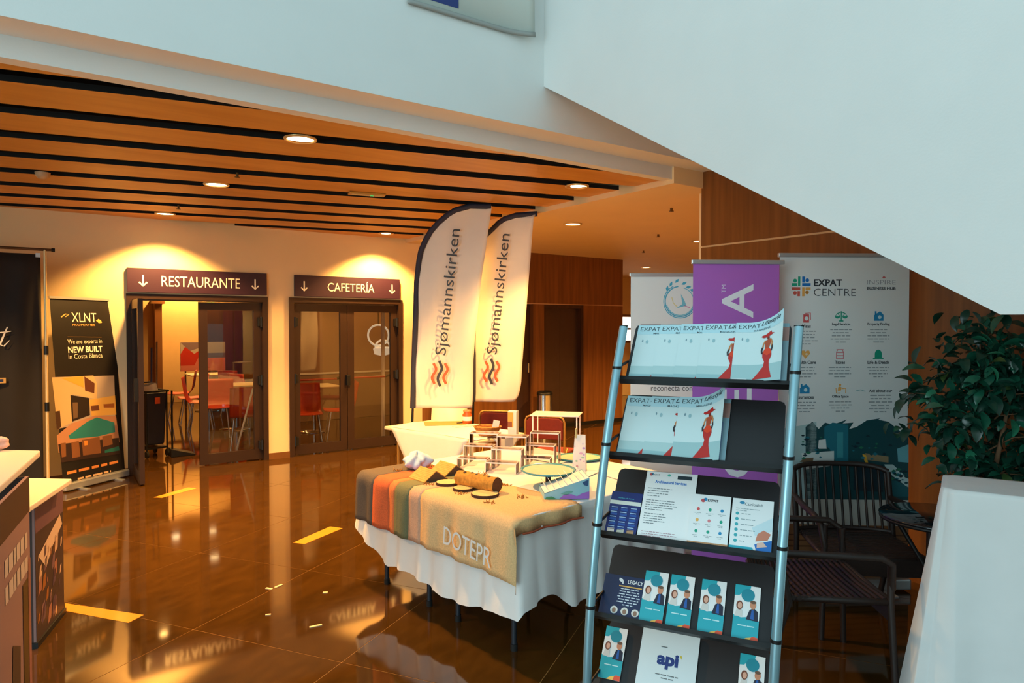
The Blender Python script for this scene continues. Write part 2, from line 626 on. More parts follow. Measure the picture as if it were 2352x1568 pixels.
m = MB(); wb(m, -3.6, 5.81, -8.0, -0.2, 2.92, 3.0)
struct('ceiling_cafe', m, M_CREAM)
m = MB(); wb(m, 1.43, 1.47, -0.34, -0.30, 0.02, 2.05)
tag(m.build('curtain_pole', mat('white_trim', rgb(236, 232, 226), 0.4), None, W0, ROTW), 'thin white upright post standing just inside the cafeteria door', 'post')

# ---- doors
def leaf(parent, s0, s1, z0=0.015, z1=2.0, ta=-0.09, tb=-0.04, name='door_leaf', M=None):
    m = MB(); st = 0.095
    wb(m, s0, s0 + st, ta, tb, z0, z1); wb(m, s1 - st, s1, ta, tb, z0, z1)
    wb(m, s0 + st, s1 - st, ta, tb, z0, z0 + 0.125); wb(m, s0 + st, s1 - st, ta, tb, z1 - 0.10, z1)
    l = m.build(name, M_BRONZE, parent)
    if M is not None:
        l.matrix_local = M
    q = MB(); wb(q, s0 + st, s1 - st, (ta + tb) / 2 - 0.004, (ta + tb) / 2 + 0.004, z0 + 0.125, z1 - 0.10)
    q.build('glass_pane', M_GLASS, l)
    return l
def hinges(parent, s):
    for z in (0.2, 1.02, 1.76):
        m = MB(); wb(m, s - 0.04, s + 0.04, -0.045, 0.012, z - 0.055, z + 0.055)
        m.tube([(s, 0.0, z - 0.065), (s, 0.0, z + 0.065)], 0.02, 8)
        m.build('hinge', M_BLKMET, parent, bevel=0.004)
def frame_door(name, s0, s1):
    m = MB(); f = 0.062
    wb(m, s0, s0 + f, -0.14, 0.02, 0, DH); wb(m, s1 - f, s1, -0.14, 0.02, 0, DH); wb(m, s0 + f, s1 - f, -0.14, 0.02, DH - f, DH)
    wb(m, s0 + f, s1 - f, -0.14, 0.012, DH - f - 0.012, DH - f)
    return struct(name, m, M_BRONZE)
d1 = frame_door('door_1', *D1)
leaf(d1, -1.085, D1[1] - 0.064)
hinges(d1, D1[1] - 0.075)
# the left leaf stands open into the hall
hs = D1[0] + 0.07
fr = W0
ang = math.radians(-91)
Mo = Matrix.Translation((hs - 0.06, 0.0, 0)) @ Matrix.Rotation(ang, 4, 'Z') @ Matrix.Translation((-hs, 0.0, 0))
ol = leaf(d1, hs, hs + 0.70, M=Mo)
m = MB(); wb(m, hs + 0.66, hs + 0.69, -0.04, 0.0, 0.9, 1.15); m.build('push_handle', M_BLKMET, ol)
d2 = frame_door('door_2', *D2)
l1 = leaf(d2, D2[0] + 0.064, 0.79)
l2 = leaf(d2, 0.796, D2[1] - 0.064)
hinges(d2, D2[0] + 0.08); hinges(d2, D2[1] - 0.08)
M_RED = mat('red_bar', rgb(176, 40, 18), 0.35)
for l, a, b in ((l1, 0.13, 0.74), (l2, 0.86, 1.46)):
    m = MB(); m.tube([(a, 0.16, 0.985), (b - 0.05, 0.16, 0.985)], 0.014, 8)
    m.build('panic_bar', M_RED, l)
    m = MB(); m.tube([(b - 0.05, 0.16, 0.985), (b - 0.01, 0.15, 1.0), (b + 0.02, 0.1, 1.01)], 0.018, 8)
    m.tube([(a, 0.16, 0.985), (a - 0.02, 0.1, 0.985)], 0.018, 8)
    m.build('bar_bracket', M_BLKMET, l)
m = MB(); wb(m, 0.765, 0.815, -0.04, 0.02, 0.9, 1.04); m.tube([(0.79, -0.03, 0.9), (0.79, -0.03, 0.86)], 0.008, 6)
m.build('lock_case', M_BLKMET, d2, bevel=0.006)

# ---- signs over the doors
M_PLUM = mat('plum_sign', rgb(50, 22, 44), 0.5, noise=0.04)
M_SIGNW = mat('sign_white', rgb(255, 244, 220), 0.5)
def arrow(q, x, z, h, y, mm):
    q.stroke([(x, z + h / 2), (x, z - h / 2)], h * 0.14, y, mm)
    q.stroke([(x - h * .33, z - h * .16), (x, z - h / 2), (x + h * .33, z - h * .16)], h * 0.14, y, mm)
def door_sign(s0, s1, txt, tx0, tx1, th, ax, lab):
    c = (s0 + s1) / 2
    o = thing('door_sign', lab, 'sign', W(c, 0, 2.095), ROTW)
    m = MB(); m.box(s0 - c, s1 - c, -0.045, -0.001, 0, 0.278)
    m.build('sign_panel', M_PLUM, o, bevel=0.003)
    q = MB(); q.text(txt, (tx0 + tx1) / 2 - c, 0.137 + (0.012 if 'Í' in txt else 0), th, -0.0475, 0, width=tx1 - tx0)
    q.build('lettering', M_SIGNW, o)
    for a in ax:
        q = MB(); arrow(q, a - c, 0.137, 0.125, -0.0475, 0)
        q.build('arrow', M_SIGNW, o)
door_sign(-1.85, -0.30, 'RESTAURANTE', -1.50, -0.625, 0.125, (-1.69, -0.445), 'plum RESTAURANTE sign with white arrows above the open glass door')
door_sign(0.055, 1.545, 'CAFETERÍA', 0.49, 1.155, 0.145, (0.175, 1.425), 'plum CAFETERÍA sign with white arrows above the closed double door')

# ---- recessed ceiling lamps
LAMP = {}
def ceiling_light(s, t, z, power, lab, spot=124, grp='recessed ceiling lamps', col=(1.0, 0.52, 0.14), r=0.088, blend=0.45):
    o = thing('ceiling_light', lab, 'lamp', W(s, t, z), 0, grp)
    if not LAMP:
        m = MB(); m.lathe([(r, -0.001), (r + 0.004, -0.012), (r + 0.018, -0.010), (r + 0.02, 0.0)], 28)
        LAMP['ring'] = m.build('trim_ring', mat('lamp_ring', rgb(226, 190, 130), 0.3, 0.4), o).data
        m = MB(); m.lathe([(0.0, -0.006), (r * 0.6, -0.0055), (r, -0.002)], 28)
        LAMP['lens'] = m.build('lens', M_LAMP, o).data
    else:
        put('trim_ring', LAMP['ring'], o); put('lens', LAMP['lens'], o)
    ld = bpy.data.lights.new('lamp_light', 'SPOT')
    ld.energy = power
    ld.color = col
    ld.spot_size = math.radians(spot)
    ld.spot_blend = blend
    ld.shadow_soft_size = 0.07
    l = bpy.data.objects.new('lamp_light', ld)
    COL.objects.link(l)
    l.parent = o
    l.location = (0, 0, -0.03)
    return o
LB = 'round recessed lamp in a dark gap of the slatted ceiling'
LPW = 480
for s, t, pw in ((-1.265, 4.345, 1), (-1.40, 2.47, 1), (-1.515, 0.47, 1), (1.244, 4.244, 1), (1.2, 2.33, 1), (1.172, 0.40, 1), (-4.15, 3.9, 1), (-4.2, 2.0, 1), (-4.2, 0.45, .8)):
    ceiling_light(s, t, 2.955, LPW * pw, LB)
ceiling_light(2.42, 2.8, 2.897, LPW * .8, 'round recessed lamp in the plain cream lobby ceiling', grp=None)
for s, t in ((4.9, 2.6), (7.6, 2.6), (7.4, -0.8)):
    ceiling_light(s, t, 2.897, LPW * 1.2, 'round recessed lamp in the plain lobby ceiling hidden behind the veneer wall', grp='hidden lobby lamps')
for s, t in ((-1.2, -2.2), (0.2, -5.6), (-0.2, -7.5), (0.55, -7.5), (2.4, -1.9)):
    ceiling_light(s, t, 2.917, LPW * .4, 'round recessed lamp in the ceiling of the dining room', grp='dining room lamps', spot=140)

# ---- small fittings in the ceiling
m = MB(); m.lathe([(0.0, -0.055), (0.03, -0.05), (0.05, -0.03), (0.055, 0.0)], 20)
p = P(98, 402, 2.93); tag(m.build('smoke_detector', mat('detector_plastic', rgb(196, 160, 120), 0.5), None, (p.x, p.y, 2.95)), 'round beige smoke detector under the slatted ceiling', 'detector')
p = P(843, 446, 2.94)
o = thing('emergency_light', 'flat recessed emergency light with a small green mark in the slatted ceiling', 'emergency light', (p.x, p.y, 2.95), ROTW + math.radians(-13))
m = MB(); m.box(-0.17, 0.17, -0.055, 0.055, -0.018, 0.0); m.build('housing', mat('brass_housing', rgb(190, 150, 70), 0.35, 0.5), o, bevel=0.006)
m = MB(); m.box(-0.14, 0.14, -0.035, 0.035, -0.020, -0.0185); m.build('diffuser', mat('diffuser', rgb(210, 190, 140), 0.4), o)
m = MB(); m.box(0.03, 0.06, -0.012, 0.012, -0.024, -0.0205); m.build('indicator', mat('green_led', rgb(40, 170, 70), 0.4, emit=(0.1, 0.8, 0.2), estr=0.6), o)
for x, y in ((410, 476), (545, 402)):
    p = P(x, y, 2.93)
    m = MB(); m.tube([(0, 0, 0), (0, 0, -0.035)], 0.011, 8); m.lathe([(0.0, -0.042), (0.022, -0.04), (0.022, -0.036), (0, -0.034)], 12)
    tag(m.build('sprinkler', mat('dull_brass', rgb(120, 86, 40), 0.4, 0.6), None, (p.x, p.y, 2.95)), 'tiny brass sprinkler head under a ceiling slat', 'sprinkler', 'sprinkler heads in the slatted ceiling')
for x, y in ((1542, 480), (1512, 540), (1478, 577)):
    p = P(x, y, 2.89)
    m = MB(); m.tube([(0, 0, 0), (0, 0, -0.03)], 0.014, 8); m.lathe([(0.0, -0.036), (0.026, -0.034), (0.026, -0.03), (0, -0.028)], 12)
    tag(m.build('sprinkler', mat('dull_brass', rgb(120, 86, 40), 0.4, 0.6), None, (p.x, p.y, 2.9)), 'tiny sprinkler head in the plain lobby ceiling', 'sprinkler', 'sprinkler heads in the lobby ceiling')

# ---- poster fixed to the gallery front
o = thing('hanging_poster', 'pale poster with a navy block fixed to the white gallery front', 'poster', W(-0.46, 5.215, 3.62), ROTW)
def curl(u):
    return -0.004 - (0.06 * ((u - 0.72) / 0.28) ** 2 if u > 0.72 else 0)
m = MB(); m.grid(lambda u, v: (-0.45 + 0.9 * u, curl(u) * (1 - 0.4 * v), 0.0 + 1.35 * v), 24, 2)
m.build('sheet', mat('poster_sheet', rgb(206, 214, 206), 0.25), o, solid=0.004)
m = MB(); m.grid(lambda u, v: (-0.45 + 0.9 * u, curl(u) - 0.006, -0.012 + 0.03 * v), 24, 1)
m.build('bottom_rail', mat('rail_grey', rgb(150, 150, 144), 0.3), o, solid=0.008)
m = MB(); m.rect(-0.44, -0.10, 0.05, 1.3, -0.0085, 0); m.build('print', ink(16, 44, 110), o)
# ================================================================== feather flags
M_FLAG = mat('flag_cloth', rgb(240, 228, 214), 0.8, noise=0.02, sheen=0.2)
M_SLEEVE = mat('flag_sleeve', rgb(44, 46, 66), 0.7)
M_INKG = ink(58, 54, 52)
M_INKO = ink(226, 92, 38)

def lerp_tab(tab, x):
    for i in range(len(tab) - 1):
        a, b = tab[i], tab[i + 1]
        if a[0] <= x <= b[0] or i == len(tab) - 2:
            return a[1] + (b[1] - a[1]) * (x - a[0]) / (b[0] - a[0])

def flag(lab, d, left, right, y_top, y_bot, base_px, base_y, txt_a, txt_b, logo, tip, th):
    """left/right: px outline tables (y, x); everything is laid on one upright plane at distance d"""
    base = PD(base_px, base_y, d)
    o = thing('feather_flag', lab, 'flag', (base.x, d, 0), 0)
    def L(px, py, y=0.0):
        q = PD(px, py, d)
        return (q.x - base.x, y, q.z)
    def wave(px, py):
        return 0.022 * math.sin(px * 0.06 + py * 0.012) * max(0, min(1, (px - lerp_tab(left, py)) / 60)) + 0.012 * math.sin(py * 0.035 + px * .02)
    m = MB()
    rows, cols = 56, 16
    def fn(u, v):
        py = y_bot + (y_top - y_bot) * v
        a, b = lerp_tab(left, py), lerp_tab(right, py)
        px = a + (b - a) * u
        return L(px, py, wave(px, py))
    m.grid(fn, cols, rows)
    m.build('cloth', M_FLAG, o, solid=0.003)
    # sleeve and pole along the left outline
    pts = []
    n = 40
    for i in range(n + 1):
        py = y_bot + (y_top - y_bot) * (i / n) ** 0.8
        pts.append(L(lerp_tab(left, py), py, 0))
    pts.append(L(tip[0], tip[1], 0))
    m = MB(); m.tube(pts, 0.028, 8); m.build('sleeve', M_SLEEVE, o)
    bz = L(base_px, base_y)[2]
    m = MB(); m.tube([(0, 0, 0.03), (0, 0, 0.6), pts[0]], 0.012, 8); m.build('pole', M_BLKMET, o)
    m = MB()
    for a in (0.4, 2.0, 3.5, 5.1):
        m.tube([(0, 0, 0.03), (0.24 * math.cos(a), 0.24 * math.sin(a), 0.012)], 0.012, 6)
    m.build('cross_base', M_BLKMET, o)
    # lettering runs up the flag
    A = L(*txt_a); B = L(*txt_b)
    ln = math.hypot(B[0] - A[0], B[2] - A[2])
    an = math.atan2(B[2] - A[2], B[0] - A[0])
    q = MB(); q.text('Sjømannskirken', (A[0] + B[0]) / 2, (A[2] + B[2]) / 2, th, -0.038, 0, width=ln, rot=an)
    q.build('lettering', M_INKG, o)
    lx, ly, lh = logo
    for k, (dx, mm) in enumerate(((-0.058, M_INKO), (0.0, M_INKG), (0.058, M_INKO))):
        q = MB(); pts2 = []
        c = L(lx, ly)
        H_ = lh * (1.25 if k == 1 else 1.0)
        for i in range(15):
            w_ = i / 14
            pts2.append((c[0] + dx + 0.017 * math.sin((w_ - 0.5) * 2.6 * PI) + (w_ - .5) * 0.018, c[2] + (w_ - 0.5) * H_))
        q.stroke(pts2, 0.027, -0.038, 0)
        q.build('emblem_wave', mm, o)
    return o

flag('front white feather flag with dark sleeve and vertical lettering behind the cloth tables', 6.95,
     [(472, 1092), (474, 1068), (480, 1050), (490, 1032), (510, 1008), (530, 990), (550, 978), (575, 967), (600, 962), (650, 957), (720, 955), (800, 952), (870, 950), (940, 948)],
     [(472, 1130), (480, 1129), (520, 1123), (560, 1118), (640, 1106), (760, 1093), (830, 1087), (900, 1086), (925, 1085), (940, 1084)],
     473, 937, 946, 962, (1016, 815), (1049, 527), (1011, 857, 0.21), (1128, 474), 0.145)
flag('rear white feather flag partly covered by the front one, lettering also vertical', 7.2,
     [(493, 1190), (497, 1172), (503, 1158), (512, 1145), (525, 1133), (545, 1112), (570, 1104), (620, 1096), (700, 1090), (800, 1087), (925, 1087)],
     [(493, 1230), (500, 1226), (540, 1222), (600, 1218), (680, 1211), (750, 1206), (830, 1200), (880, 1197), (905, 1192), (918, 1186), (925, 1176)],
     494, 922, 1086, 965, (1133, 813), (1163, 538), (1129, 852, 0.215), (1234, 491), 0.145)

# ================================================================== roll-up banners (vertical-plane prints laid out from pixels)
M_ALU = mat('banner_aluminium', rgb(196, 198, 198), 0.3, 0.6)
class VPlane:
    """an upright plane through q with horizontal axis ax; local x along ax, z up"""
    def __init__(self, q, ax):
        self.q = Vector((q[0], q[1], 0)); self.ax = Vector((ax[0], ax[1], 0)).normalized()
        self.n = Vector((self.ax.y, -self.ax.x, 0))
        self.rot = math.atan2(self.ax.y, self.ax.x)
    def __call__(self, px, py):
        p = on_plane(px, py, self.q, self.n)
        return ((p - self.q).dot(self.ax), p.z)

def banner_hw(o, x0, x1, zt, foot=True):
    m = MB(); m.box(x0 - 0.01, x1 + 0.01, -0.012, 0.014, zt - 0.004, zt + 0.022); m.build('top_rail', M_ALU, o, bevel=0.004)
    m = MB(); m.box(x0 - 0.015, x1 + 0.015, -0.045, 0.06, 0.012, 0.085); m.build('cassette', M_ALU, o, bevel=0.012)
    m = MB(); m.tube([((x0 + x1) / 2, 0.02, 0.08), ((x0 + x1) / 2, 0.02, zt)], 0.009, 8); m.build('pole', M_ALU, o)
    if foot:
        for a in (x0 + 0.15, x1 - 0.15):
            m = MB(); m.box(a - 0.02, a + 0.02, -0.14, 0.14, 0.0, 0.014); m.build('foot', M_ALU, o, bevel=0.003)

def lines(q, x0, x1, z0, n, dz, y, mm, h=0.006, rag=True, align='c'):
    """rows of unreadable small print"""
    for i in range(n):
        w_ = (x1 - x0) * (random.uniform(0.72, 1.0) if rag else 1.0)
        if i == n - 1 and rag:
            w_ *= 0.5
        c = (x0 + x1) / 2
        a = c - w_ / 2 if align == 'c' else x0
        z = z0 - i * dz
        x = a
        while x < a + w_ - 0.004:
            l = min(random.uniform(0.012, 0.04) * h / 0.006, a + w_ - x)
            q.rect(x, x + l, z - h / 2, z + h / 2, y, mm)
            x += l + 0.006 * h / 0.006

# ---- white banner with icons (beside the plant)
pl = VPlane(PD(1940, 800, 4.36), (1, 0.045))
xl, zt = pl(1791, 602); xr, _ = pl(2089, 600)
zt = 2.145
o = thing('roll_up_banner', 'white roll-up banner with coloured icon grid and teal office photo beside the plant', 'banner', pl.q, pl.rot)
m = MB(); m.box(xl, xr, -0.001, 0.001, 0.085, zt); m.build('sheet', mat('banner_white', rgb(232, 236, 234), 0.45), o)
banner_hw(o, xl, xr, zt)
q = MB(); Y1, Y2, Y3 = -0.0018, -0.0026, -0.0034
INKD = ink(52, 58, 64)
a = pl(1869, 649); b = pl(1934, 649)
q.text('EXPAT', (a[0] + b[0]) / 2, a[1], 0.044, Y1, INKD, width=b[0] - a[0], bold=0.03)
q.build('heading', None, o)
q = MB(); a = pl(1869, 671); b = pl(1965, 671)
q.text('CENTRE', (a[0] + b[0]) / 2, a[1], 0.046, Y1, INKD, width=b[0] - a[0], bold=-0.012)
q.build('heading', None, o)
q = MB(); a = pl(1991, 648); b = pl(2057, 648)
q.text('INSPIRE', (a[0] + b[0]) / 2, a[1], 0.028, Y1, ink(150, 156, 160), width=b[0] - a[0], bold=-0.01)
a = pl(1991, 662); q.text('BUSINESS HUB', (a[0] + b[0]) / 2, a[1], 0.018, Y1, INKD, width=b[0] - a[0], bold=0.03)
a = pl(2030, 637); q.flat([(a[0] - .012, a[1]), (a[0], a[1] - .008), (a[0] + .012, a[1]), (a[0], a[1] + .01)], Y1, ink(206, 110, 110))
q.build('subheading', None, o)
# logo of rounded blocks
q = MB(); c = pl(1840, 658); k = 0.061
gr, bl, re, ye = ink(28, 170, 136), ink(24, 118, 196), ink(214, 92, 76), ink(238, 172, 84)
for x0, x1, z0, z1, mm in ((-1, -.42, .06, .36, gr), (-.34, -.1, .06, 1.05, gr), (.1, .4, .42, 1.05, bl), (.1, 1.0, .06, .36, bl), (-1, -.1, -.36, -.06, re), (-.4, -.12, -1.0, -.46, re), (.1, .36, -1.0, -.06, ye), (.46, 1.0, -.34, -.06, ye), (.46, .8, -.72, -.46, ye)):
    q.rect(c[0] + k * x0, c[0] + k * x1, c[1] + k * z0, c[1] + k * z1, Y1, mm)
for x, z, mm in ((-.66, .62, gr), (.64, .66, bl), (-.66, -.66, re), (.62, -.6, ye)):
    q.ell(c[0] + k * x, c[1] + k * z, k * .2, k * .2, Y1, mm)
q.build('logo', None, o)
# icon grid with captions
CAP = ((1848, 'Visas', (1852, 730), 're'), (1848, 'Legal Services', (1932, 726), 'gr'), (0, 'Property Finding', (2018, 726), 'bl'),
       (0, 'Health Care', (1850, 813), 'ye'), (0, 'Taxes', (1929, 813), 'pk'), (0, 'Life & Death', (2017, 813), 'gr'),
       (0, 'Insurances', (1848, 893), 'bl'), (0, 'Office Space', (1930, 892), 'ye'))
INKM = {'re': ink(216, 84, 84), 'gr': ink(22, 160, 130), 'bl': ink(34, 140, 190), 'ye': ink(240, 176, 92), 'pk': ink(222, 130, 136)}
GREY = ink(150, 160, 162)
for i, (_, cap, (px, py), cc) in enumerate(CAP):
    q = MB(); x, z = pl(px, py); mm = INKM[cc]; r = 0.029
    if i == 0:
        q.rect(x - r * .7, x + r * .6, z - r, z + r * .8, Y1, mm); q.ell(x, z - .003, r * .45, r * .45, Y2, ink(236, 240, 238)); q.stroke([(x - r * .3, z + r), (x + r * .9, z + r * 1.1), (x + r * .9, z - r * .4)], .005, Y1, mm)
    elif i == 1:
        q.stroke([(x, z - r), (x, z + r)], .007, Y1, mm); q.stroke([(x - r, z + r * .5), (x, z + r), (x + r, z + r * .5)], .006, Y1, mm)
        for d_ in (-1, 1):
            q.ell(x + d_ * r * .85, z, r * .6, r * .5, Y1, mm, 10, a0=PI, a1=2 * PI); q.stroke([(x + d_ * r * 1.4, z), (x + d_ * r * .85, z + r * .6), (x + d_ * r * .3, z)], .004, Y1, mm)
        q.rect(x - r * .5, x + r * .5, z - r * 1.15, z - r * .9, Y1, mm)
    elif i in (2, 6):
        q.flat([(x - r * 1.1, z - r), (x + r * 1.1, z - r), (x + r * 1.1, z + r * .3), (x + r * .3, z + r * 1.1), (x - r * 1.1, z + r * .2)], Y1, mm)
        q.ell(x + r * .2, z - r * .2, r * .4, r * .4, Y2, ink(210, 234, 238)); q.rect(x - r * .9, x - r * .5, z + r * .3, z + r * 1.1, Y1, mm)
    elif i == 3:
        q.flat([(x, z - r), (x + r, z + r * .1), (x + r * .8, z + r * .8), (x + r * .2, z + r * .8), (x, z + r * .5), (x - r * .2, z + r * .8), (x - r * .8, z + r * .8), (x - r, z + r * .1)], Y1, mm); q.ell(x + r * .2, z, r * .3, r * .25, Y2, ink(248, 222, 180))
    elif i == 4:
        for d_ in (-1, 1):
            q.stroke([(x + d_ * r * .8, z - r), (x + d_ * r * .8, z + r * .4), (x + d_ * r * .5, z + r)], .005, Y1, mm)
        for d_ in (-1, -.3, .35, 1):
            q.stroke([(x - r * .8, z + d_ * r), (x + r * .8, z + d_ * r)], .005, Y1, mm)
    elif i == 5:
        q.ell(x, z, r * .8, r, Y1, mm, 14, a0=0, a1=PI); q.rect(x - r * .8, x + r * .8, z - r * .8, z, Y1, mm); q.rect(x - r * 1.2, x + r * 1.2, z - r * 1.05, z - r * .8, Y1, mm)
    else:
        q.ell(x - r * .1, z + r * .8, r * .28, r * .28, Y1, mm); q.flat([(x - r * .6, z - r * .5), (x + r * .1, z - r * .5), (x + r * .3, z + r * .2), (x - r * .1, z + r * .5), (x - r * .5, z + r * .3)], Y1, mm)
        q.stroke([(x - r, z + r * .1), (x - r * .9, z - r), (x - r * .1, z - r)], .006, Y1, mm); q.stroke([(x + r * .4, z + .0), (x + r * 1.2, z), (x + r * 1.2, z - r)], .006, Y1, mm)
    q.build('icon', None, o)
    q = MB(); q.text(cap, x, z - 0.052, 0.021, Y1, INKD, bold=0.025)
    q.build('caption', None, o)
    q = MB(); lines(q, x - .075, x + .075, z - 0.085, 5 if i < 3 else 4, 0.02, Y1, GREY, 0.006); u_ = q.build('small_print', None, o); u_['kind'] = 'stuff'
q = MB(); x, z = pl(2022, 897)
q.text('Ask about our', x, z, 0.019, Y1, INKD, bold=0.02, shear=.2)
lines(q, x - .08, x + .08, z - .03, 6, 0.021, Y1, GREY, 0.007); u_ = q.build('small_print', None, o); u_['kind'] = 'stuff'
q = MB(); q.stroke([(x - .16, z - .0), (x - .13, z + .006), (x - .1, z - .004)], .004, Y1, ink(120, 180, 184)); q.build('flourish', None, o)
# office photograph printed across the bottom
q = MB()
def pp(pts, mm, y):
    q.flat([pl(*p_) for p_ in pts], y, mm)
tl1, tl2, tl3, tl4 = ink(20, 74, 80), ink(32, 116, 132), ink(60, 150, 160), ink(14, 46, 58)
pp([(1791, 985), (1850, 975), (1875, 968), (1875, 1155), (1791, 1155)], ink(176, 206, 206), Y1)
pp([(1850, 980), (1866, 968), (1880, 985), (1895, 970), (1912, 975), (1945, 963), (1935, 972), (1960, 970), (1950, 985), (1985, 975), (2010, 962), (2040, 968), (2086, 1005), (2086, 1345), (1850, 1345)], tl1, Y1)
pp([(1952, 990), (1990, 965), (2022, 960), (1998, 975), (2034, 972), (2010, 986), (2058, 985), (2036, 1000), (2062, 1010), (2050, 1040), (1955, 1050)], tl1, Y2)
pp([(1893, 980), (1912, 970), (1948, 975), (1948, 1062), (1920, 1062), (1905, 1030), (1893, 1020)], tl2, Y2)
pp([(1922, 992), (1936, 992), (1936, 1050), (1922, 1050)], tl3, Y3)
pp([(1840, 1040), (1915, 1035), (1915, 1068), (1848, 1078)], ink(214, 224, 220), Y3)
pp([(1836, 1060), (1845, 1052), (1868, 1050), (1866, 1062)], ink(120, 96, 70), Y3 - .0006)
pp([(1880, 1010), (1896, 1008), (1898, 1030), (1878, 1030)], ink(226, 230, 226), Y3)
pp([(1986, 1040), (2040, 1048), (2040, 1062), (1992, 1056)], ink(150, 130, 96), Y3)
pp([(1980, 1042), (1988, 1044), (1994, 1064), (1986, 1062)], ink(226, 170, 60), Y3 - .0006)
pp([(2060, 1030), (2086, 1020), (2086, 1062), (2062, 1060)], ink(110, 180, 190), Y3)
pp([(2030, 1066), (2050, 1066), (2086, 1100), (2086, 1120), (2040, 1085)], ink(190, 214, 212), Y3)
pp([(1960, 1066), (2028, 1068), (2028, 1130), (1960, 1125)], tl4, Y3)
pp([(2032, 1090), (2086, 1118), (2086, 1140), (2034, 1140)], ink(26, 100, 110), Y3)
pp([(1791, 1145), (2086, 1148), (2086, 1208), (1791, 1202)], ink(200, 198, 188), Y3)
pp([(1791, 1202), (2086, 1208), (2086, 1345), (1791, 1342)], ink(150, 104, 66), Y3)
for i in range(9):
    pp([(1800, 1225 + i * 13), (2084, 1228 + i * 13), (2084, 1231 + i * 13), (1800, 1228 + i * 13)], ink(104, 66, 40), Y3 - .0006)
for i in range(60):                       # leaves of the printed plants
    px = random.choice((random.uniform(1842, 1885), random.uniform(1955, 2060), random.uniform(2050, 2084))); py = random.uniform(1000, 1055) if px < 2045 else random.uniform(1075, 1110)
    r_ = random.uniform(3, 7)
    pp([(px - r_, py), (px, py + r_ * .5), (px + r_, py), (px, py - r_ * .6)], random.choice((tl1, tl2, ink(40, 120, 90), tl4)), Y3 - .0012)
u_ = q.build('photo_print', None, o); u_['kind'] = 'stuff'

# ---- purple banner
pl = VPlane(PD(1700, 800, 4.18), (1, 0.06))
xl, _ = pl(1592, 620); xr, _ = pl(1790, 610); zt = 2.085
o = thing('roll_up_banner', 'purple roll-up banner with huge white sideways letters behind the magazine rack', 'banner', pl.q, pl.rot)
m = MB(); m.box(xl, xr, -0.001, 0.001, 0.085, zt); m.build('sheet', mat('banner_purple', rgb(186, 104, 198), 0.45), o)
banner_hw(o, xl, xr + .02, zt)
for ch, (x0, y0), (x1, y1) in (('A', (1658, 652), (1730, 730)), ('E', (1658, 892), (1726, 962)), ('C', (1658, 1020), (1728, 1096))):
    a = pl(x0, (y0 + y1) / 2); b = pl(x1, (y0 + y1) / 2); c = pl((x0 + x1) / 2, y0); d = pl((x0 + x1) / 2, y1)
    q = MB(); q.text(ch, (a[0] + b[0]) / 2, (c[1] + d[1]) / 2, b[0] - a[0], -.0018, 0, width=c[1] - d[1], rot=PI / 2, bold=0.012)
    q.build('letter', ink(246, 240, 246), o)
a = pl(1662, 663); q = MB(); q.text('TM', a[0], a[1], 0.026, -.0018, 0, rot=PI / 2); q.build('letter', ink(236, 222, 240), o)

# ---- white banner with the teal wreath
pl = VPlane(PD(1520, 800, 4.9), (1, 0.03))
xl, _ = pl(1449, 640); xr = xl + 0.8; zt = pl(1500, 634)[1]
o = thing('roll_up_banner', 'white roll-up banner with teal wreath logo, overlapped by the purple one', 'banner', pl.q, pl.rot)
m = MB(); m.box(xl, xr, -0.001, 0.001, 0.085, zt); m.build('sheet', mat('banner_white', rgb(232, 236, 234), 0.45), o)
banner_hw(o, xl, xr, zt)
q = MB(); c = pl(1562, 692); T1, T2 = ink(76, 176, 204), ink(120, 196, 214)
rr = 0.108
for k_, (r_, a0, a1, w_, mm) in enumerate(((rr, 1.7, 6.6, .008, T1), (rr * 1.1, 2.0, 5.6, .006, T1), (rr * .92, 3.4, 7.6, .006, T2))):
    q.stroke([(c[0] + r_ * math.cos(a0 + (a1 - a0) * i / 30), c[1] + r_ * math.sin(a0 + (a1 - a0) * i / 30)) for i in range(31)], w_, Y1, mm)
for an, rad in ((2.2, 1.2), (1.85, 1.28), (1.5, 1.12), (2.5, 1.12), (1.2, 1.0), (.9, 1.0)):
    x, z = c[0] + rr * rad * math.cos(an), c[1] + rr * rad * math.sin(an)
    dx, dz = math.cos(an - 1.1), math.sin(an - 1.1)
    q.flat([(x, z), (x + dx * .02 - dz * .011, z + dz * .02 + dx * .011), (x + dx * .042, z + dz * .042), (x + dx * .02 + dz * .011, z + dz * .02 - dx * .011)], Y1, T1)
q.flat([(c[0] + .005, c[1] + .055), (c[0] + .03, c[1] + .01), (c[0] + .045, c[1] - .03), (c[0] - .03, c[1] - .05), (c[0] + .015, c[1] - .02)], Y1, T2)
q.stroke([(c[0] - .06, c[1] + .03), (c[0] - .05, c[1] - .01), (c[0] - .02, c[1] - .04)], .006, Y1, ink(226, 214, 150))
q.stroke([(c[0] + .03, c[1] - .03), (c[0] + .07, c[1] - .045)], .006, Y1, ink(226, 150, 190))
q.build('logo', None, o)
q = MB(); a = pl(1495, 892); b = pl(1590, 892)
q.text('reconecta con', a[0], a[1], 0.034, Y1, ink(90, 90, 92), width=b[0] - a[0], align='l')
q.build('lettering', None, o)

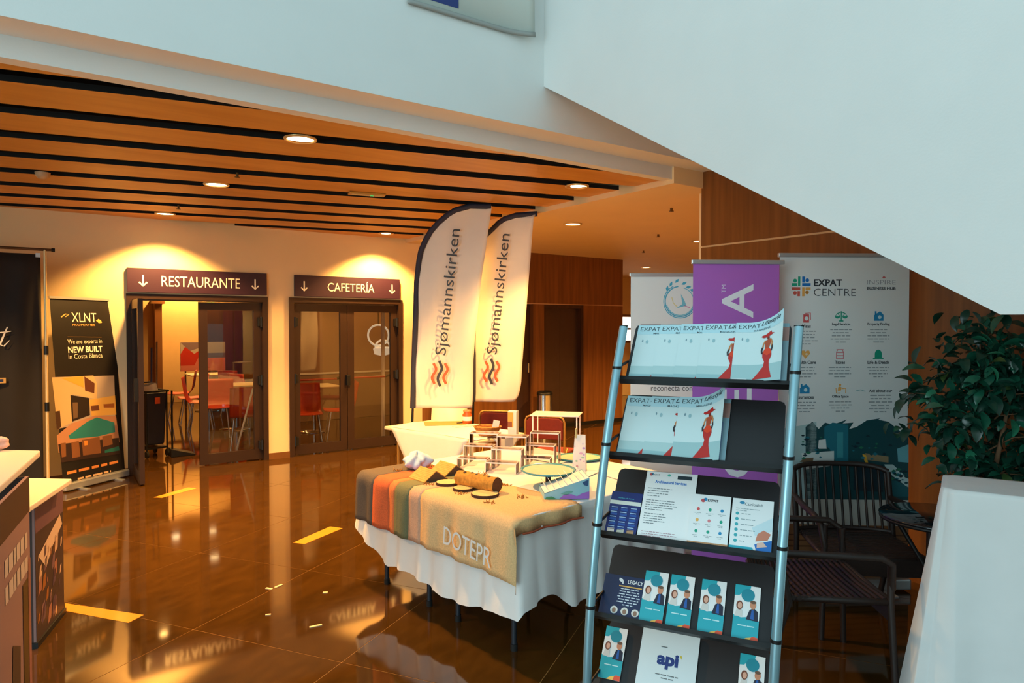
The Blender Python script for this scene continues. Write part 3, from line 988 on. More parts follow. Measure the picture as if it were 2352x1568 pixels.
# ================================================================== XLNT banner by the restaurant door
bl_, br_ = P(146, 1130, 0), P(288, 1094, 0)
ax = (br_ - bl_); wdt = ax.length; ax.normalize()
nn = Vector((ax.y, -ax.x, 0))             # towards the hall
lean = -nn * 0.150
zax = Vector((0, 0, 2.0)) + lean
zl = zax.length; zax.normalize()
yax = zax.cross(ax)
MX = frame(ax, yax, zax, (bl_ + br_) / 2 + Vector((0, 0, 0.0)))
o = thing('roll_up_banner', 'black and photo roll-up banner leaning by the restaurant door, NEW BUILT lettering', 'banner', (bl_ + br_) / 2)
par = bpy.data.objects.new('sheet_frame', None)
bpy.data.objects.remove(par)
MXL = MX.copy(); MXL.translation = (0, 0, 0)
class TPlane:
    def __init__(self, M_, q):
        self.q = Vector(q); self.M = M_.to_3x3(); self.n = self.M @ Vector((0, 1, 0))
    def __call__(self, px, py):
        p_ = on_plane(px, py, self.q, self.n) - self.q
        return (p_.dot(self.M @ Vector((1, 0, 0))), p_.dot(self.M @ Vector((0, 0, 1))))
pl = TPlane(MX, (bl_ + br_) / 2)
hw = wdt / 2
def bd(mb, name, mats=None, **k):
    return mb.build(name, mats, o, mw=MXL, **k)
m = MB(); m.box(-hw, hw, -.001, .001, .08, 2.0); bd(m, 'sheet', mat('banner_black', rgb(24, 20, 17), 0.5))
m = MB(); m.box(-hw - .01, hw + .01, -.012, .012, 1.995, 2.02); bd(m, 'top_rail', M_ALU)
m = MB(); m.box(-hw - .015, hw + .015, -.05, .05, .012, .085); m.build('cassette', M_ALU, o, rotz=math.atan2(ax.y, ax.x), bevel=.01)
m = MB(); m.tube([(0, .015, .08), (0, .015, 2.0)], .009, 8); bd(m, 'pole', M_ALU)
for sx in (-.22, .22):
    m = MB(); m.box(sx - .02, sx + .02, -.15, .12, 0, .013); m.build('foot', M_ALU, o, rotz=math.atan2(ax.y, ax.x))
GOLD, IVO = ink(226, 176, 96), ink(250, 236, 206)
YA, YB, YC = -.0018, -.0026, -.0034
def tx(s, x0, x1, y, h, mm, name='lettering', **k):
    q = MB(); a, b = pl(x0, y), pl(x1, y)
    q.text(s, (a[0] + b[0]) / 2, (a[1] + b[1]) / 2, h, YA, mm, width=b[0] - a[0], **k); bd(q, name)
tx('XLNT', 164, 221, 729, .10, IVO)
tx('PROPERTIES', 166, 218, 746, .022, GOLD)
tx('We are experts in', 155, 234, 785, .06, IVO)
tx('NEW BUILT', 156, 235, 802, .066, ink(255, 244, 224), bold=.03)
tx('in Costa Blanca', 157, 235, 817, .05, IVO)
q = MB(); q.stroke([pl(140, 728), pl(150, 721), pl(158, 722), pl(150, 727)], .012, YA, GOLD); bd(q, 'logo_stroke')
q = MB(); q.flat([pl(220, 736), pl(226, 732), pl(232, 736), pl(234, 741), pl(227, 742)], YA, GOLD); bd(q, 'logo_stroke')
q = MB(); q.stroke([pl(155, 773), pl(233, 774)], .006, YA, ink(110, 80, 40)); bd(q, 'rule_line')
q = MB()
def pp(pts, mm, y):
    q.flat([pl(*p_) for p_ in pts], y, mm)
pp([(119, 866), (262, 862), (265, 955), (132, 985)], ink(178, 158, 140), YA)                # sky
pp([(119, 867), (214, 862), (222, 880), (222, 917), (165, 905), (165, 970), (132, 985)], ink(206, 172, 122), YB)   # house
pp([(140, 868), (190, 864), (192, 890), (182, 886)], ink(226, 164, 66), YC)
pp([(193, 864), (217, 880), (216, 903), (195, 897)], ink(96, 52, 34), YC)
pp([(161, 907), (204, 914), (206, 953), (165, 968)], ink(40, 30, 24), YC)
pp([(166, 924), (178, 924), (178, 958), (168, 962)], ink(110, 84, 60), YC - .0006)
pp([(204, 918), (264, 908), (267, 952), (210, 955)], ink(220, 170, 84), YB)
pp([(208, 932), (226, 930), (228, 942), (210, 944)], ink(110, 62, 40), YC)
pp([(237, 928), (262, 926), (262, 936), (238, 936)], ink(150, 84, 40), YC)
pp([(126, 945), (137, 943), (140, 980), (130, 988)], ink(70, 46, 30), YC)
pp([(130, 1000), (164, 972), (218, 954), (266, 955), (274, 1015), (134, 1040)], ink(188, 132, 96), YC)   # deck
pp([(157, 1000), (200, 968), (222, 958), (262, 970), (264, 992), (225, 1002), (160, 1008)], ink(40, 128, 128), YC - .0006)   # pool
pp([(133, 1020), (272, 1005), (274, 1042), (140, 1062)], ink(52, 34, 30), YC - .0012)
for a in (((138, 1018), (150, 1016), (151, 1048), (141, 1050)), ((163, 1016), (180, 1012), (184, 1048), (165, 1052)), ((187, 1010), (228, 1003), (231, 1040), (190, 1046)), ((234, 1002), (256, 998), (258, 1020), (236, 1026))):
    pp(a, ink(134, 84, 50), YC - .0018)
pp([(240, 1034), (272, 1024), (274, 1034), (240, 1040)], ink(30, 110, 96), YC - .0018)
pp([(192, 1012), (200, 1011), (200, 1022), (193, 1023)], ink(240, 150, 60), YC - .0024)
u_ = bd(q, 'photo_print'); u_['kind'] = 'stuff'
q = MB(); a, b = pl(153, 1084), pl(271, 1062)
an = math.atan2(b[1] - a[1], b[0] - a[0])
lines(q, a[0], b[0], (a[1] + b[1]) / 2, 1, .05, YA, ink(226, 140, 70), .028, rag=False)
lines(q, a[0] + .12, b[0] - .1, (a[1] + b[1]) / 2 - .085, 1, .05, YA, ink(226, 180, 130), .02, rag=False)
u_ = bd(q, 'small_print'); u_['kind'] = 'stuff'

# ================================================================== black backdrop on a frame at the left
bt = 0.62
q0 = W(-2.62, bt, 0)
pl = VPlane(q0, (U.x, U.y))
o = thing('backdrop_stand', 'black fabric backdrop hung on a telescopic frame beside the dark banner', 'backdrop', q0, pl.rot)
xr = pl(96, 800)[0]; zt = pl(96, 584)[1]; xp = pl(106, 800)[0]; zb = pl(60, 571)[1]
def fab(u, v):
    x = xr - 2.4 + 2.4 * u
    return (x, 0.02 * math.sin(x * 9 + v * 2) * (0.4 + .6 * (1 - v)) + .012 * math.sin(x * 23 - v * 4), 0.06 + (zt - .06) * v)
m = MB(); m.grid(fab, 70, 16); m.build('fabric', mat('backdrop_fabric', rgb(30, 23, 18), 0.85, noise=.1), o, solid=.003)
m = MB(); m.tube([(xr - 2.55, 0, zb), (xp + .06, 0, zb)], .014, 10); m.build('crossbar', mat('dark_tube', rgb(96, 66, 40), .35, .5), o)
m = MB(); m.tube([(xp + .055, 0, zb), (xp + .085, 0, zb)], .02, 10); m.build('end_cap', M_BLKMET, o)
M_TUBE = mat('cream_tube', rgb(226, 196, 140), .35, .3)
for x in (xp, xr - 2.5):
    m = MB(); m.tube([(x, 0, .02), (x, 0, zb)], .014, 10); m.build('upright', M_TUBE, o)
    for z in (1.42, .85):
        m = MB(); m.tube([(x, 0, z), (x, 0, z + .09)], .021, 10); m.build('clamp', M_BLKMET, o)
    m = MB(); m.box(x - .03, x + .03, -.2, .2, 0, .02); m.build('base_foot', M_TUBE, o)
m = MB(); m.box(xr - .04, xr + .0, -.012, .012, zt - .03, zt + .01); m.build('clip', M_ALU, o)
q = MB(); c = pl(0, 772)
q.stroke([(c[0] + .06, c[1] + .09), (c[0] + .02, c[1] - .02), (c[0] + .0, c[1] - .08), (c[0] + .03, c[1] - .095), (c[0] + .075, c[1] - .04)], [.01, .016, .016, .012, .006], -.05, 0)
q.stroke([(c[0] - .03, c[1] + .035), (c[0] + .03, c[1] + .038), (c[0] + .09, c[1] + .05)], [.008, .014, .006], -.05, 0)
q.build('lettering', ink(250, 240, 220), o)
q = MB(); a, b = pl(0, 867), pl(14, 879); q.rect(a[0] - .05, b[0], b[1], a[1], -.045, ink(190, 150, 80)); q.rect(a[0] - .05, b[0] - .02, b[1] + .012, a[1] - .012, -.046, ink(30, 40, 80)); q.build('badge', None, o)
# ================================================================== cloth-covered tables
M_CLOTH = mat('white_cloth', rgb(232, 228, 224), 0.85, noise=.02, scale=14, sheen=.2, bump=.06, bscale=60)
M_LEG = mat('table_leg', rgb(58, 64, 74), .4, .5)
M_RUBBER = mat('rubber', rgb(18, 18, 18), .7)
ZT = 0.745
TB = P(1190, 1190, ZT)
E1 = Vector((-0.67, 0.742, 0)).normalized()     # B -> A (short sides of the two tables)
E2 = Vector((0.742, 0.67, 0)).normalized()      # B -> C
def T(a, b, z=ZT):
    return Vector((TB.x, TB.y, 0)) + E1 * a + E2 * b + Vector((0, 0, z))
L1, L2 = 1.53, 1.45
TROT = math.atan2(E2.y, E2.x)

def drape(name, parent, o, ea, eb, la, lb, ztop, hem, amp=.03, nf=26, rad=.05, seed=1, flare=None, m_=None, thick=.003, phase=0.0, out0=0.0, rows=12):
    """a cloth lying on a la x lb top and hanging down to hem(k) all round (k: 0..1 along the perimeter from o)"""
    rnd = random.Random(seed)
    N = 260
    pts = []
    per = 2 * (la + lb)
    def edge(s):
        s = s % per
        if s < la: return (s, 0, 0, -1)
        s -= la
        if s < lb: return (la, s, 1, 0)
        s -= lb
        if s < la: return (la - s, lb, 0, 1)
        s -= la
        return (0, lb - s, -1, 0)
    ph = [rnd.uniform(0, 6.28) for _ in range(6)]
    vs, fs = [], []
    for j in range(rows + 1):
        w_ = j / rows
        for i in range(N):
            k = i / N
            x, y, nx, ny = edge(k * per)
            # round the corners by blending normals
            xa, ya, na, ma = edge(k * per - rad); xb, yb, nb, mb_ = edge(k * per + rad)
            nx, ny = na + nb, ma + mb_
            l = math.hypot(nx, ny) or 1; nx, ny = nx / l, ny / l
            px_, py_ = (xa + xb) / 2, (ya + yb) / 2
            zz = hem(k)
            z = ztop - (ztop - zz) * (max(0, w_ - .08) / .92) ** 1.0
            f = (.5 + .5 * math.sin(2 * PI * nf * k + ph[0] + .8 * math.sin(2 * PI * 5 * k + ph[1]))) * .7 + .3 * (.5 + .5 * math.sin(2 * PI * nf * 1.7 * k + ph[2]))
            off = out0 + .006 + (amp * f + .012) * (w_ ** 1.2)
            if flare:
                off += flare(k) * w_
            if j == 0:
                off = -.012
            p_ = o + ea * (px_ + nx * off) + eb * (py_ + ny * off)
            vs.append((p_.x, p_.y, z if j else ztop))
    for j in range(rows):
        for i in range(N):
            l = (i + 1) % N
            fs.append((j * N + i, j * N + l, (j + 1) * N + l, (j + 1) * N + i))
    m = MB(); m.add(vs, fs, 0, True)
    m.add(vs[:N], [tuple(range(N - 1, -1, -1))], 0, False)
    ob = m.build(name, m_ or M_CLOTH, parent, recalc=True)
    return ob

def folding_table(lab, a0, a1, b0, b1, grp, org=T, z=.735):
    c = org((a0 + a1) / 2, (b0 + b1) / 2, 0)
    o = thing('folding_table', lab, 'table', c, TROT, grp)
    hx, hy = (b1 - b0) / 2, (a1 - a0) / 2
    m = MB(); m.box(-hx + .01, hx - .01, -hy + .01, hy - .01, z - .035, z); m.build('tabletop', mat('table_plastic', rgb(200, 198, 190), .6), o, bevel=.008)
    for sx in (-1, 1):
        for sy in (-1, 1):
            m = MB(); x = sx * (hx - .1); y = sy * (hy - .14)
            m.tube([(x, y * .8, z - .04), (x, y * .86, .45), (x, y * .98, .36), (x, y * 1.0, .28), (x + sx * .0, y * 1.0, .02)], .015, 8)
            lg = m.build('leg', M_LEG, o)
            q = MB(); q.tube([(x, y, .0), (x, y, .035)], .02, 10); q.build('rubber_foot', M_RUBBER, lg)
        m = MB(); m.tube([(sx * (hx - .1), -hy * .72, .4), (sx * (hx - .1), hy * .72, .4)], .012, 8); m.build('leg_brace', M_LEG, o)
    return o
folding_table('folding table beneath the near half of the wide white tablecloth', 0, L1 / 2 - .003, 0, L2, 'folding tables under the wide cloth')
folding_table('folding table beneath the far half of the wide white tablecloth', L1 / 2 + .003, L1, 0, L2, 'folding tables under the wide cloth')
def hem_main(k):
    per = 2 * (L1 + L2); s = k * per
    # k=0 at B, runs B->A (la), A->D (lb), D->C, C->B
    h = .235 + .02 * math.sin(2 * PI * 7 * k + 1)
    if s < L1:
        a = s / L1
        h += -.03 * math.sin(PI * a) + .16 * max(0, a - .75) / .25
    elif s < L1 + .25:
        h += .16 * (1 - (s - L1) / .25)
    if s > per - .35:
        h += .10 * math.sin(PI * min(1, (per - s) / .35))
    return h
def flare_main(k):
    per = 2 * (L1 + L2); s = k * per
    d = min(s, per - s)
    f = .05 * math.exp(-(d / .12) ** 2)
    return f + .05 * math.exp(-((s - L1) / .12) ** 2)
tc = drape('tablecloth', None, T(0, 0, 0), E1, E2, L1, L2, ZT, hem_main, amp=.035, nf=30, flare=flare_main, seed=4)
tag(tc, 'wide white tablecloth with hanging folds under the striped runner', 'tablecloth')

# ---- striped runner over the long edge
def runner():
    m = MB()
    cols = [(1.515, 1.30, rgb(96, 82, 70)), (1.30, 1.12, rgb(206, 96, 52)), (1.12, 1.05, rgb(220, 120, 66)), (1.05, .90, rgb(112, 110, 76)), (.90, .78, rgb(206, 160, 130)), (.78, -.075, rgb(222, 178, 124))]
    mats_ = [mat('runner_%d' % i, c, .9, noise=.14, scale=120, bump=.25, bscale=220, stretch=(1, 1, 1)) for i, (_, _, c) in enumerate(cols)]
    zt = ZT + .005
    for (a0, a1, _), mm in zip(cols, mats_):
        n = max(3, int(abs(a0 - a1) / .03))
        def fn(u, v, a0=a0, a1=a1):
            a = a0 + (a1 - a0) * u
            # v: 0 = inner edge on top, goes to the edge AB (b=0) then hangs
            tot = .44 + .31
            w_ = v * tot
            wav = .010 * math.sin(a * 21) + .006 * math.sin(a * 47 + 1)
            if a < 0:                                  # hangs over the other edge
                dz = -a
                if w_ <= .44:
                    b = .44 - w_
                    return T(-.022 - .010 * math.sin(b * 30), b, zt - dz)
                h = w_ - .44
                return T(-.03 - .02 * min(1, h / .1), -.055 - .02 * h, zt - max(h, dz) - .05 * min(1, h / .1) * (dz / .075))
            if w_ <= .44:
                b = .44 - w_ / .44 * .462 + .008 * math.sin(a * 9) * (1 - w_ / .44)
                return T(a, b, zt)
            h = w_ - .44
            out = .022 + .028 * min(1, h / .03) + .03 * h + wav * min(1, h * 6)
            return T(a, -out, zt - h)
        m.grid(fn, n, 26, mm)
    o = m.build('table_runner', None, None, solid=.003)
    tag(o, 'woven tan runner with grey, orange and green stripes along the table edge', 'table runner')
    # red stitched rim on the short overhang
    q = MB(); q.tube([T(-.036 - .010 * math.sin(b_ * 30), b_, ZT + .005 - .075) for b_ in [i * .44 / 12 for i in range(13)]], .005, 6)
    q.build('stitched_rim', mat('rim_red', rgb(170, 74, 40), .8), o)
    # lettering on the hanging side
    q = MB()
    A = T(.51, -.073, .565); B = T(.115, -.070, .530)
    xa = (B - A); ln = xa.length; xa.normalize()
    up = Vector((0, 0, 1)); up = (up - xa * up.dot(xa)).normalized()
    M_ = frame(xa, up.cross(xa), up, (A + B) / 2)
    q.text('DOTEPR', 0, 0, .10, -.012, 0, width=ln, bold=.0, M=M_)
    q.build('lettering', mat('cloth_paint', rgb(226, 220, 214), .8), o)
    return o
runner()

# ================================================================== things on the wide table
M_BAMBOO = wood_mat('bamboo', rgb(206, 158, 78), rgb(178, 128, 56), .6, 6, (3, 30, 3))
M_BARK = mat('bark', rgb(70, 42, 24), .9, noise=.3, scale=60)
M_MOSS = mat('dried_moss', rgb(168, 112, 44), .9, noise=.3, scale=80)
def slice_(px, py, r, lab):
    p_ = P(px, py, ZT + .016)
    o = thing('wood_slice', lab, 'wood slice', (p_.x, p_.y, ZT + .0065))
    m = MB(); m.lathe([(r * .995, 0), (r * 1.02, .006), (r, .0155)], 26); m.build('bark_rim', M_BARK, o)
    m = MB(); m.lathe([(0, .0158), (r * .55, .0160), (r * .955, .0158)], 26); m.build('cut_face', mat('cut_wood', rgb(226, 186, 124), .7, noise=.1, scale=40), o)
slice_(1027, 1108, .068, 'wood slice lying beside the bamboo tents on the tan runner')
slice_(1064, 1121, .060, 'smallest wood slice, between the two other slices')
slice_(1114, 1134, .078, 'largest wood slice with thick dark bark on the tan runner')
def tent(px, py, lab, rz, l=.19, w_=.17, h=.06):
    p_ = P(px, py, ZT + .006)
    o = thing('bamboo_tent', lab, 'ornament', (p_.x, p_.y, ZT + .0065), rz, 'bamboo tents')
    for sgn in (-1, 1):
        for i in range(8):
            m = MB(); u0 = i / 8; u1 = (i + .92) / 8
            pr = [(sgn * w_ / 2 * (1 - u0), h * u0), (sgn * w_ / 2 * (1 - u1), h * u1), (sgn * w_ / 2 * (1 - u1), h * u1 + .006), (sgn * w_ / 2 * (1 - u0), h * u0 + .006)]
            if sgn > 0: pr.reverse()
            m.add([(-l / 2, y_, z_) for y_, z_ in pr] + [(l / 2, y_, z_) for y_, z_ in pr], [(0, 1, 2, 3), (7, 6, 5, 4), (0, 4, 5, 1), (1, 5, 6, 2), (2, 6, 7, 3), (3, 7, 4, 0)], 0)
            m.build('bamboo_slat', M_BAMBOO, o, recalc=True)
    m = MB(); m.add([(-l / 2 + .004, -w_ / 2, 0), (-l / 2 + .004, w_ / 2, 0), (-l / 2 + .004, 0, h), (l / 2 - .004, -w_ / 2, 0), (l / 2 - .004, w_ / 2, 0), (l / 2 - .004, 0, h)], [(0, 2, 1), (3, 4, 5), (0, 1, 4, 3), (1, 2, 5, 4), (2, 0, 3, 5)], 0)
    m.build('end_board', mat('end_board', rgb(92, 66, 44), .8), o)
tent(984, 1099, 'bamboo-slat tent ornament nearer the wood slices', math.radians(-52))
tent(1030, 1085, 'bamboo-slat tent ornament nearer the acrylic steps', math.radians(-52))
# log
a_, b_ = P(1062, 1103, ZT + .04), P(1135, 1118, ZT + .04)
ax = (b_ - a_); ll = ax.length
o = thing('log', 'short yellow log with dark knots lying on the tan runner', 'log', ((a_.x + b_.x) / 2, (a_.y + b_.y) / 2, ZT + .0065), math.atan2(ax.y, ax.x))
m = MB()
R0 = .044
m.grid(lambda u, v: ((v - .5) * (ll + .05), (R0 + .003 * math.sin(u * 31 + v * 9)) * math.cos(2 * PI * u), R0 + .003 + (R0 + .003 * math.sin(u * 25 + v * 14)) * math.sin(2 * PI * u)), 24, 14, 0, wrap=True)
m.build('bark', mat('log_bark', rgb(196, 132, 44), .85, noise=.3, scale=50, bump=.5), o)
for sx in (-1, 1):
    m = MB(); m.add([(sx * (ll + .048) / 2, R0 * .99 * math.cos(2 * PI * i / 20), R0 + .003 + R0 * .99 * math.sin(2 * PI * i / 20)) for i in range(20)], [tuple(range(20))], 0); m.build('cut_end', mat('log_end', rgb(96, 56, 26), .8, noise=.2, scale=60), o)
for i in range(5):
    x = (-.38 + i * .19) * ll
    m = MB(); m.lathe([(0, .007), (.008, .004), (.012, 0)], 10, c=(x, -.008 + .012 * (i % 2), 2 * R0 + .0005)); m.build('knot', mat('knot', rgb(70, 44, 24), .8), o)
# dried sprigs
for i, (px, py) in enumerate(((981, 1112), (1055, 1133), (1156, 1113), (1112, 1088), (1122, 1154), (1198, 1142), (912, 1080), (993, 1071))):
    p_ = P(px, py, ZT + .008)
    m = MB(); rnd = random.Random(i)
    for k in range(14):
        an = rnd.uniform(0, 6.28); r_ = rnd.uniform(0, .03)
        x, y = r_ * 1.5 * math.cos(an), r_ * math.sin(an); d_ = rnd.uniform(0, 6.28); h_ = rnd.uniform(.004, .018)
        m.tube([(x, y, .001), (x + .014 * math.cos(d_), y + .014 * math.sin(d_), h_)], [.003, .0012], 5)
    lb = 'sprig of dried brown moss scattered on the tan runner'
    tag(m.build('dried_sprig', M_MOSS, None, (p_.x, p_.y, ZT + .0065)), lb, 'dried sprig', 'dried sprigs on the runner')
# pale blue tissue bundle
p_ = P(958, 1078, ZT)
m = MB(); rnd = random.Random(3)
def blob(u, v):
    a = 2 * PI * u; z = v
    r_ = (.075 * math.sin(PI * min(1, .15 + .85 * v)) ** .6) * (1 + .22 * math.sin(3 * a + 4 * v) + .14 * math.sin(7 * a - 6 * v) + .1 * math.sin(11 * a + 9 * v))
    return (r_ * math.cos(a) * 1.15, r_ * math.sin(a), .005 + .105 * z + .014 * math.sin(4 * a + 3 * v) * v)
m.grid(blob, 40, 12, 0, wrap=True)
m.add([blob(i / 40, 1) for i in range(40)], [tuple(range(40))], 0)
m.add([blob(i / 40, 0) for i in range(40)], [tuple(range(39, -1, -1))], 0)
tag(m.build('tissue_bundle', mat('blue_tissue', rgb(186, 206, 222), .7, noise=.12, scale=30), None, (p_.x, p_.y, ZT + .006)), 'crumpled pale blue tissue bundle at the corner of the table', 'tissue')

# ---- acrylic steps and stands
M_ACRYL = glass_mat('acrylic', (0.96, 0.90, 0.88), .2, .05)
M_ACEDGE = mat('acrylic_edge', rgb(255, 232, 222), .6)
def riser(px, py, w_, d_, h, lab, grp='clear acrylic risers', rz=None):
    p_ = P(px, py, ZT)
    o = thing('acrylic_riser', lab, 'display riser', (p_.x, p_.y, ZT + .0035), TROT - PI / 2 if rz is None else rz, grp)
    m = MB(); m.box(-w_ / 2, w_ / 2, -d_ / 2, d_ / 2, h - .003, h)
    tp = m.build('top_plate', M_ACRYL, o)
    for sx in (-1, 1):
        m = MB(); x = sx * (w_ / 2 - .0015); m.box(x - .0015, x + .0015, -d_ / 2, d_ / 2, 0, h - .003); sd = m.build('side_plate', M_ACRYL, o)
        q = MB()
        for y in (-d_ / 2, d_ / 2):
            q.box(x - .0022, x + .0022, y - .002, y + .002, 0, h); 
        q.build('edge', M_ACEDGE, sd)
    q = MB(); q.box(-w_ / 2, w_ / 2, -d_ / 2 - .0015, -d_ / 2 + .0015, h - .007, h + .001); q.box(-w_ / 2, w_ / 2, d_ / 2 - .0015, d_ / 2 + .0015, h - .005, h + .001)
    q.box(-w_ / 2 - .001, -w_ / 2 + .0015, -d_ / 2, d_ / 2, h - .005, h + .001); q.box(w_ / 2 - .0015, w_ / 2 + .001, -d_ / 2, d_ / 2, h - .005, h + .001)
    q.build('edge', M_ACEDGE, tp)
    return o
RS = []
for grp_i, (px, py, w_) in enumerate(((1086, 1076, .205), (1152, 1086, .205), (1231, 1077, .2))):
    base = P(px, py, ZT)
    for st in range(3):
        h = .07 + .07 * st
        off = Vector((.35, .94, 0)) * (.012 + .102 * st)
        q_ = base + off
        if grp_i == 2: q_ = q_ + Vector((0, .03, 0))
        o = riser(0, 1200, w_, .095, h, 'clear acrylic riser in the stepped rows on the white cloth', rz=math.radians(-13))
        o.location = (q_.x, q_.y, ZT + .0035)
# tall acrylic table with a white lid
p_ = P(1275, 1045, ZT); 
o = thing('acrylic_stand', 'tall clear acrylic stand with a white top plate behind the oval tray', 'display stand', (p_.x + .03, p_.y + .28, ZT + .0035), math.radians(-12))
m = MB(); m.box(-.19, .19, -.13, .13, .262, .272); m.build('top_plate', mat('stand_top', rgb(240, 226, 220), .3), o, bevel=.003)
for x, y in ((-.17, -.11), (.17, -.11), (.17, .11), (-.17, .11)):
    m = MB(); m.box(x - .005, x + .005, y - .005, y + .005, 0, .262); m.build('leg', M_ACEDGE, o)
# oval trays
M_TEAL = mat('teal_glaze', rgb(72, 150, 160), .25)
M_TRAYIN = mat('tray_inside', rgb(206, 190, 160), .5, noise=.06, scale=30)
def tray(px, py, z, sx, sy, lab, rz, ped=0):
    p_ = P(px, py, z)
    o = thing('oval_tray', lab, 'tray', (p_.x, p_.y, ZT + .0035), rz)
    zz = ped
    m = MB(); m.lathe([(.80, zz), (.95, zz + .004), (1.0, zz + .016), (.95, zz + .016), (.90, zz + .009)], 40, sx=sx, sy=sy); m.build('rim', M_TEAL, o)
    m = MB(); m.lathe([(.001, zz + .0104), (.5, zz + .0102), (.93, zz + .0098)], 40, sx=sx, sy=sy, smooth=False); m.build('inside', M_TRAYIN, o)
    if ped:
        m = MB(); m.box(-.014, .014, -.014, .014, .012, zz); m.build('pedestal', M_BARK, o); m = MB(); m.box(-.04, .04, -.03, .03, 0, .012); m.build('foot', M_BARK, o)
tray(1259, 1078, ZT + .10, .165, .18, 'teal-rimmed oval tray raised on a small dark pedestal', math.radians(8), .085)
tray(1330, 1051, ZT + .01, .17, .15, 'teal-rimmed oval tray lying flat behind the patterned bag', math.radians(8))
# slanted ticket box
p_ = P(1296, 1148, ZT)
o = thing('ticket_box', 'slanted card box with watercolour blue and purple side and white cards', 'box', (p_.x + .01, p_.y + .11, ZT + .0065), math.radians(5))
pr = [(-.13, 0), (.12, 0), (.12, .115), (-.13, .03)]
m = MB(); m.add([(x, -.11, z) for x, z in pr] + [(x, .11, z) for x, z in pr], [(0, 1, 2, 3), (7, 6, 5, 4), (0, 4, 5, 1), (1, 5, 6, 2), (3, 7, 4, 0)], 0); m.build('box_body', mat('box_card', rgb(150, 196, 206), .6, noise=.06), o, solid=.003)
q = MB(); q.flat([(-.13, 0), (-.06, 0), (-.09, .016), (-.12, .012)], -.1135, ink(70, 140, 96)); q.flat([(-.05, 0), (.12, 0), (.12, .04), (.08, .03), (.05, .014), (.02, .026), (-.02, .026)], -.1135, ink(170, 110, 196)); q.flat([(.08, .09), (.115, .105), (.11, .07), (.09, .075)], -.1135, ink(60, 90, 130)); q.flat([(-.04, .03), (.0, .045), (.03, .04), (-.01, .02)], -.1135, ink(110, 170, 160)); u_ = q.build('side_print', None, o); u_['kind'] = 'stuff'
for i in range(7):
    m = MB(); x = -.11 + i * .033; z = .046 + (x + .13) * .34
    m.box(-.001, .001, -.10, .10, -.03, .022, M=Matrix.Translation((x, 0, z)) @ Matrix.Rotation(math.radians(-35), 4, 'Y')); m.build('card', mat('white_card', rgb(240, 236, 230), .6), o)
m = MB(); m.add([(-.128, -.105, .032), (.118, -.105, .113), (.118, .105, .113), (-.128, .105, .032)], [(0, 1, 2, 3)], 0); m.build('card_tray', mat('white_card', rgb(240, 236, 230), .6), o)
# tall patterned paper bag with a peg
p_ = P(1333, 1086, ZT)
o = thing('paper_bag', 'tall narrow patterned paper bag with a wooden peg', 'bag', (p_.x, p_.y + .06, ZT + .0065), math.radians(-14))
m = MB(); m.add([(-.045, -.03, 0), (.045, -.03, 0), (.045, .03, 0), (-.045, .03, 0), (-.03, -.008, .235), (.04, -.008, .235), (.04, .008, .235), (-.03, .008, .235)], [(3, 2, 1, 0), (4, 5, 6, 7), (0, 1, 5, 4), (1, 2, 6, 5), (2, 3, 7, 6), (3, 0, 4, 7)], 0); m.build('bag_body', mat('bag_paper', rgb(236, 226, 218), .7, noise=.05), o)
q = MB()
for i in range(10):
    x, z = random.uniform(-.035, .035), random.uniform(.02, .2); yy = -.0315 + .022 * z / .235
    q.ell(x, z, random.uniform(.005, .014), random.uniform(.004, .008), yy - .001, random.choice((ink(226, 170, 200), ink(206, 150, 160), ink(150, 190, 160), ink(190, 150, 206))), 10)
u_ = q.build('flower_print', None, o); u_['kind'] = 'stuff'
m = MB(); m.box(-.028, -.018, -.016, .016, .215, .275); m.build('peg', mat('peg_wood', rgb(196, 176, 120), .7), o)
# papers on the far end of the wide table
for i, (a_, b_, r_) in enumerate(((.55, 1.0, .3), (.25, 1.15, -.2), (.95, 1.2, .1))):
    p_ = T(a_, b_)
    m = MB(); m.box(-.105, .105, -.148, .148, 0, .003); 
    tag(m.build('paper_sheet', mat('white_card', rgb(240, 236, 230), .6), None, (p_.x, p_.y, ZT + .004), TROT + r_), 'loose white paper sheet lying on the far end of the wide table', 'paper', 'loose papers on the wide table')

# ================================================================== rear table with the diagonal cloth
RA, RB, RC = P(882, 978, ZT), P(1098, 1012, ZT), P(1225, 991, ZT)
F1 = (RA - RB); rl = F1.length; F1.normalize()
F2 = Vector((F1.y, -F1.x, 0))
RW = .60
def R_(a, b, z=ZT):
    return Vector((RB.x, RB.y, 0)) + F1 * a + F2 * b + Vector((0, 0, z))
c = R_(rl / 2, RW / 2, 0)
o = thing('side_table', 'small table behind, its pale top covered by a diagonal white cloth', 'table', c, math.atan2(F1.y, F1.x))
m = MB(); m.box(-rl / 2, rl / 2, -RW / 2, RW / 2, ZT - .035, ZT - .002); m.build('tabletop', mat('table_cream', rgb(226, 206, 170), .5), o, bevel=.01)
for sx in (-1, 1):
    for sy in (-1, 1):
        m = MB(); m.tube([(sx * (rl / 2 - .12), sy * (RW / 2 - .08), 0), (sx * (rl / 2 - .12), sy * (RW / 2 - .08), ZT - .035)], .016, 8); m.build('leg', mat('gold_tube', rgb(190, 140, 70), .35, .5), o)
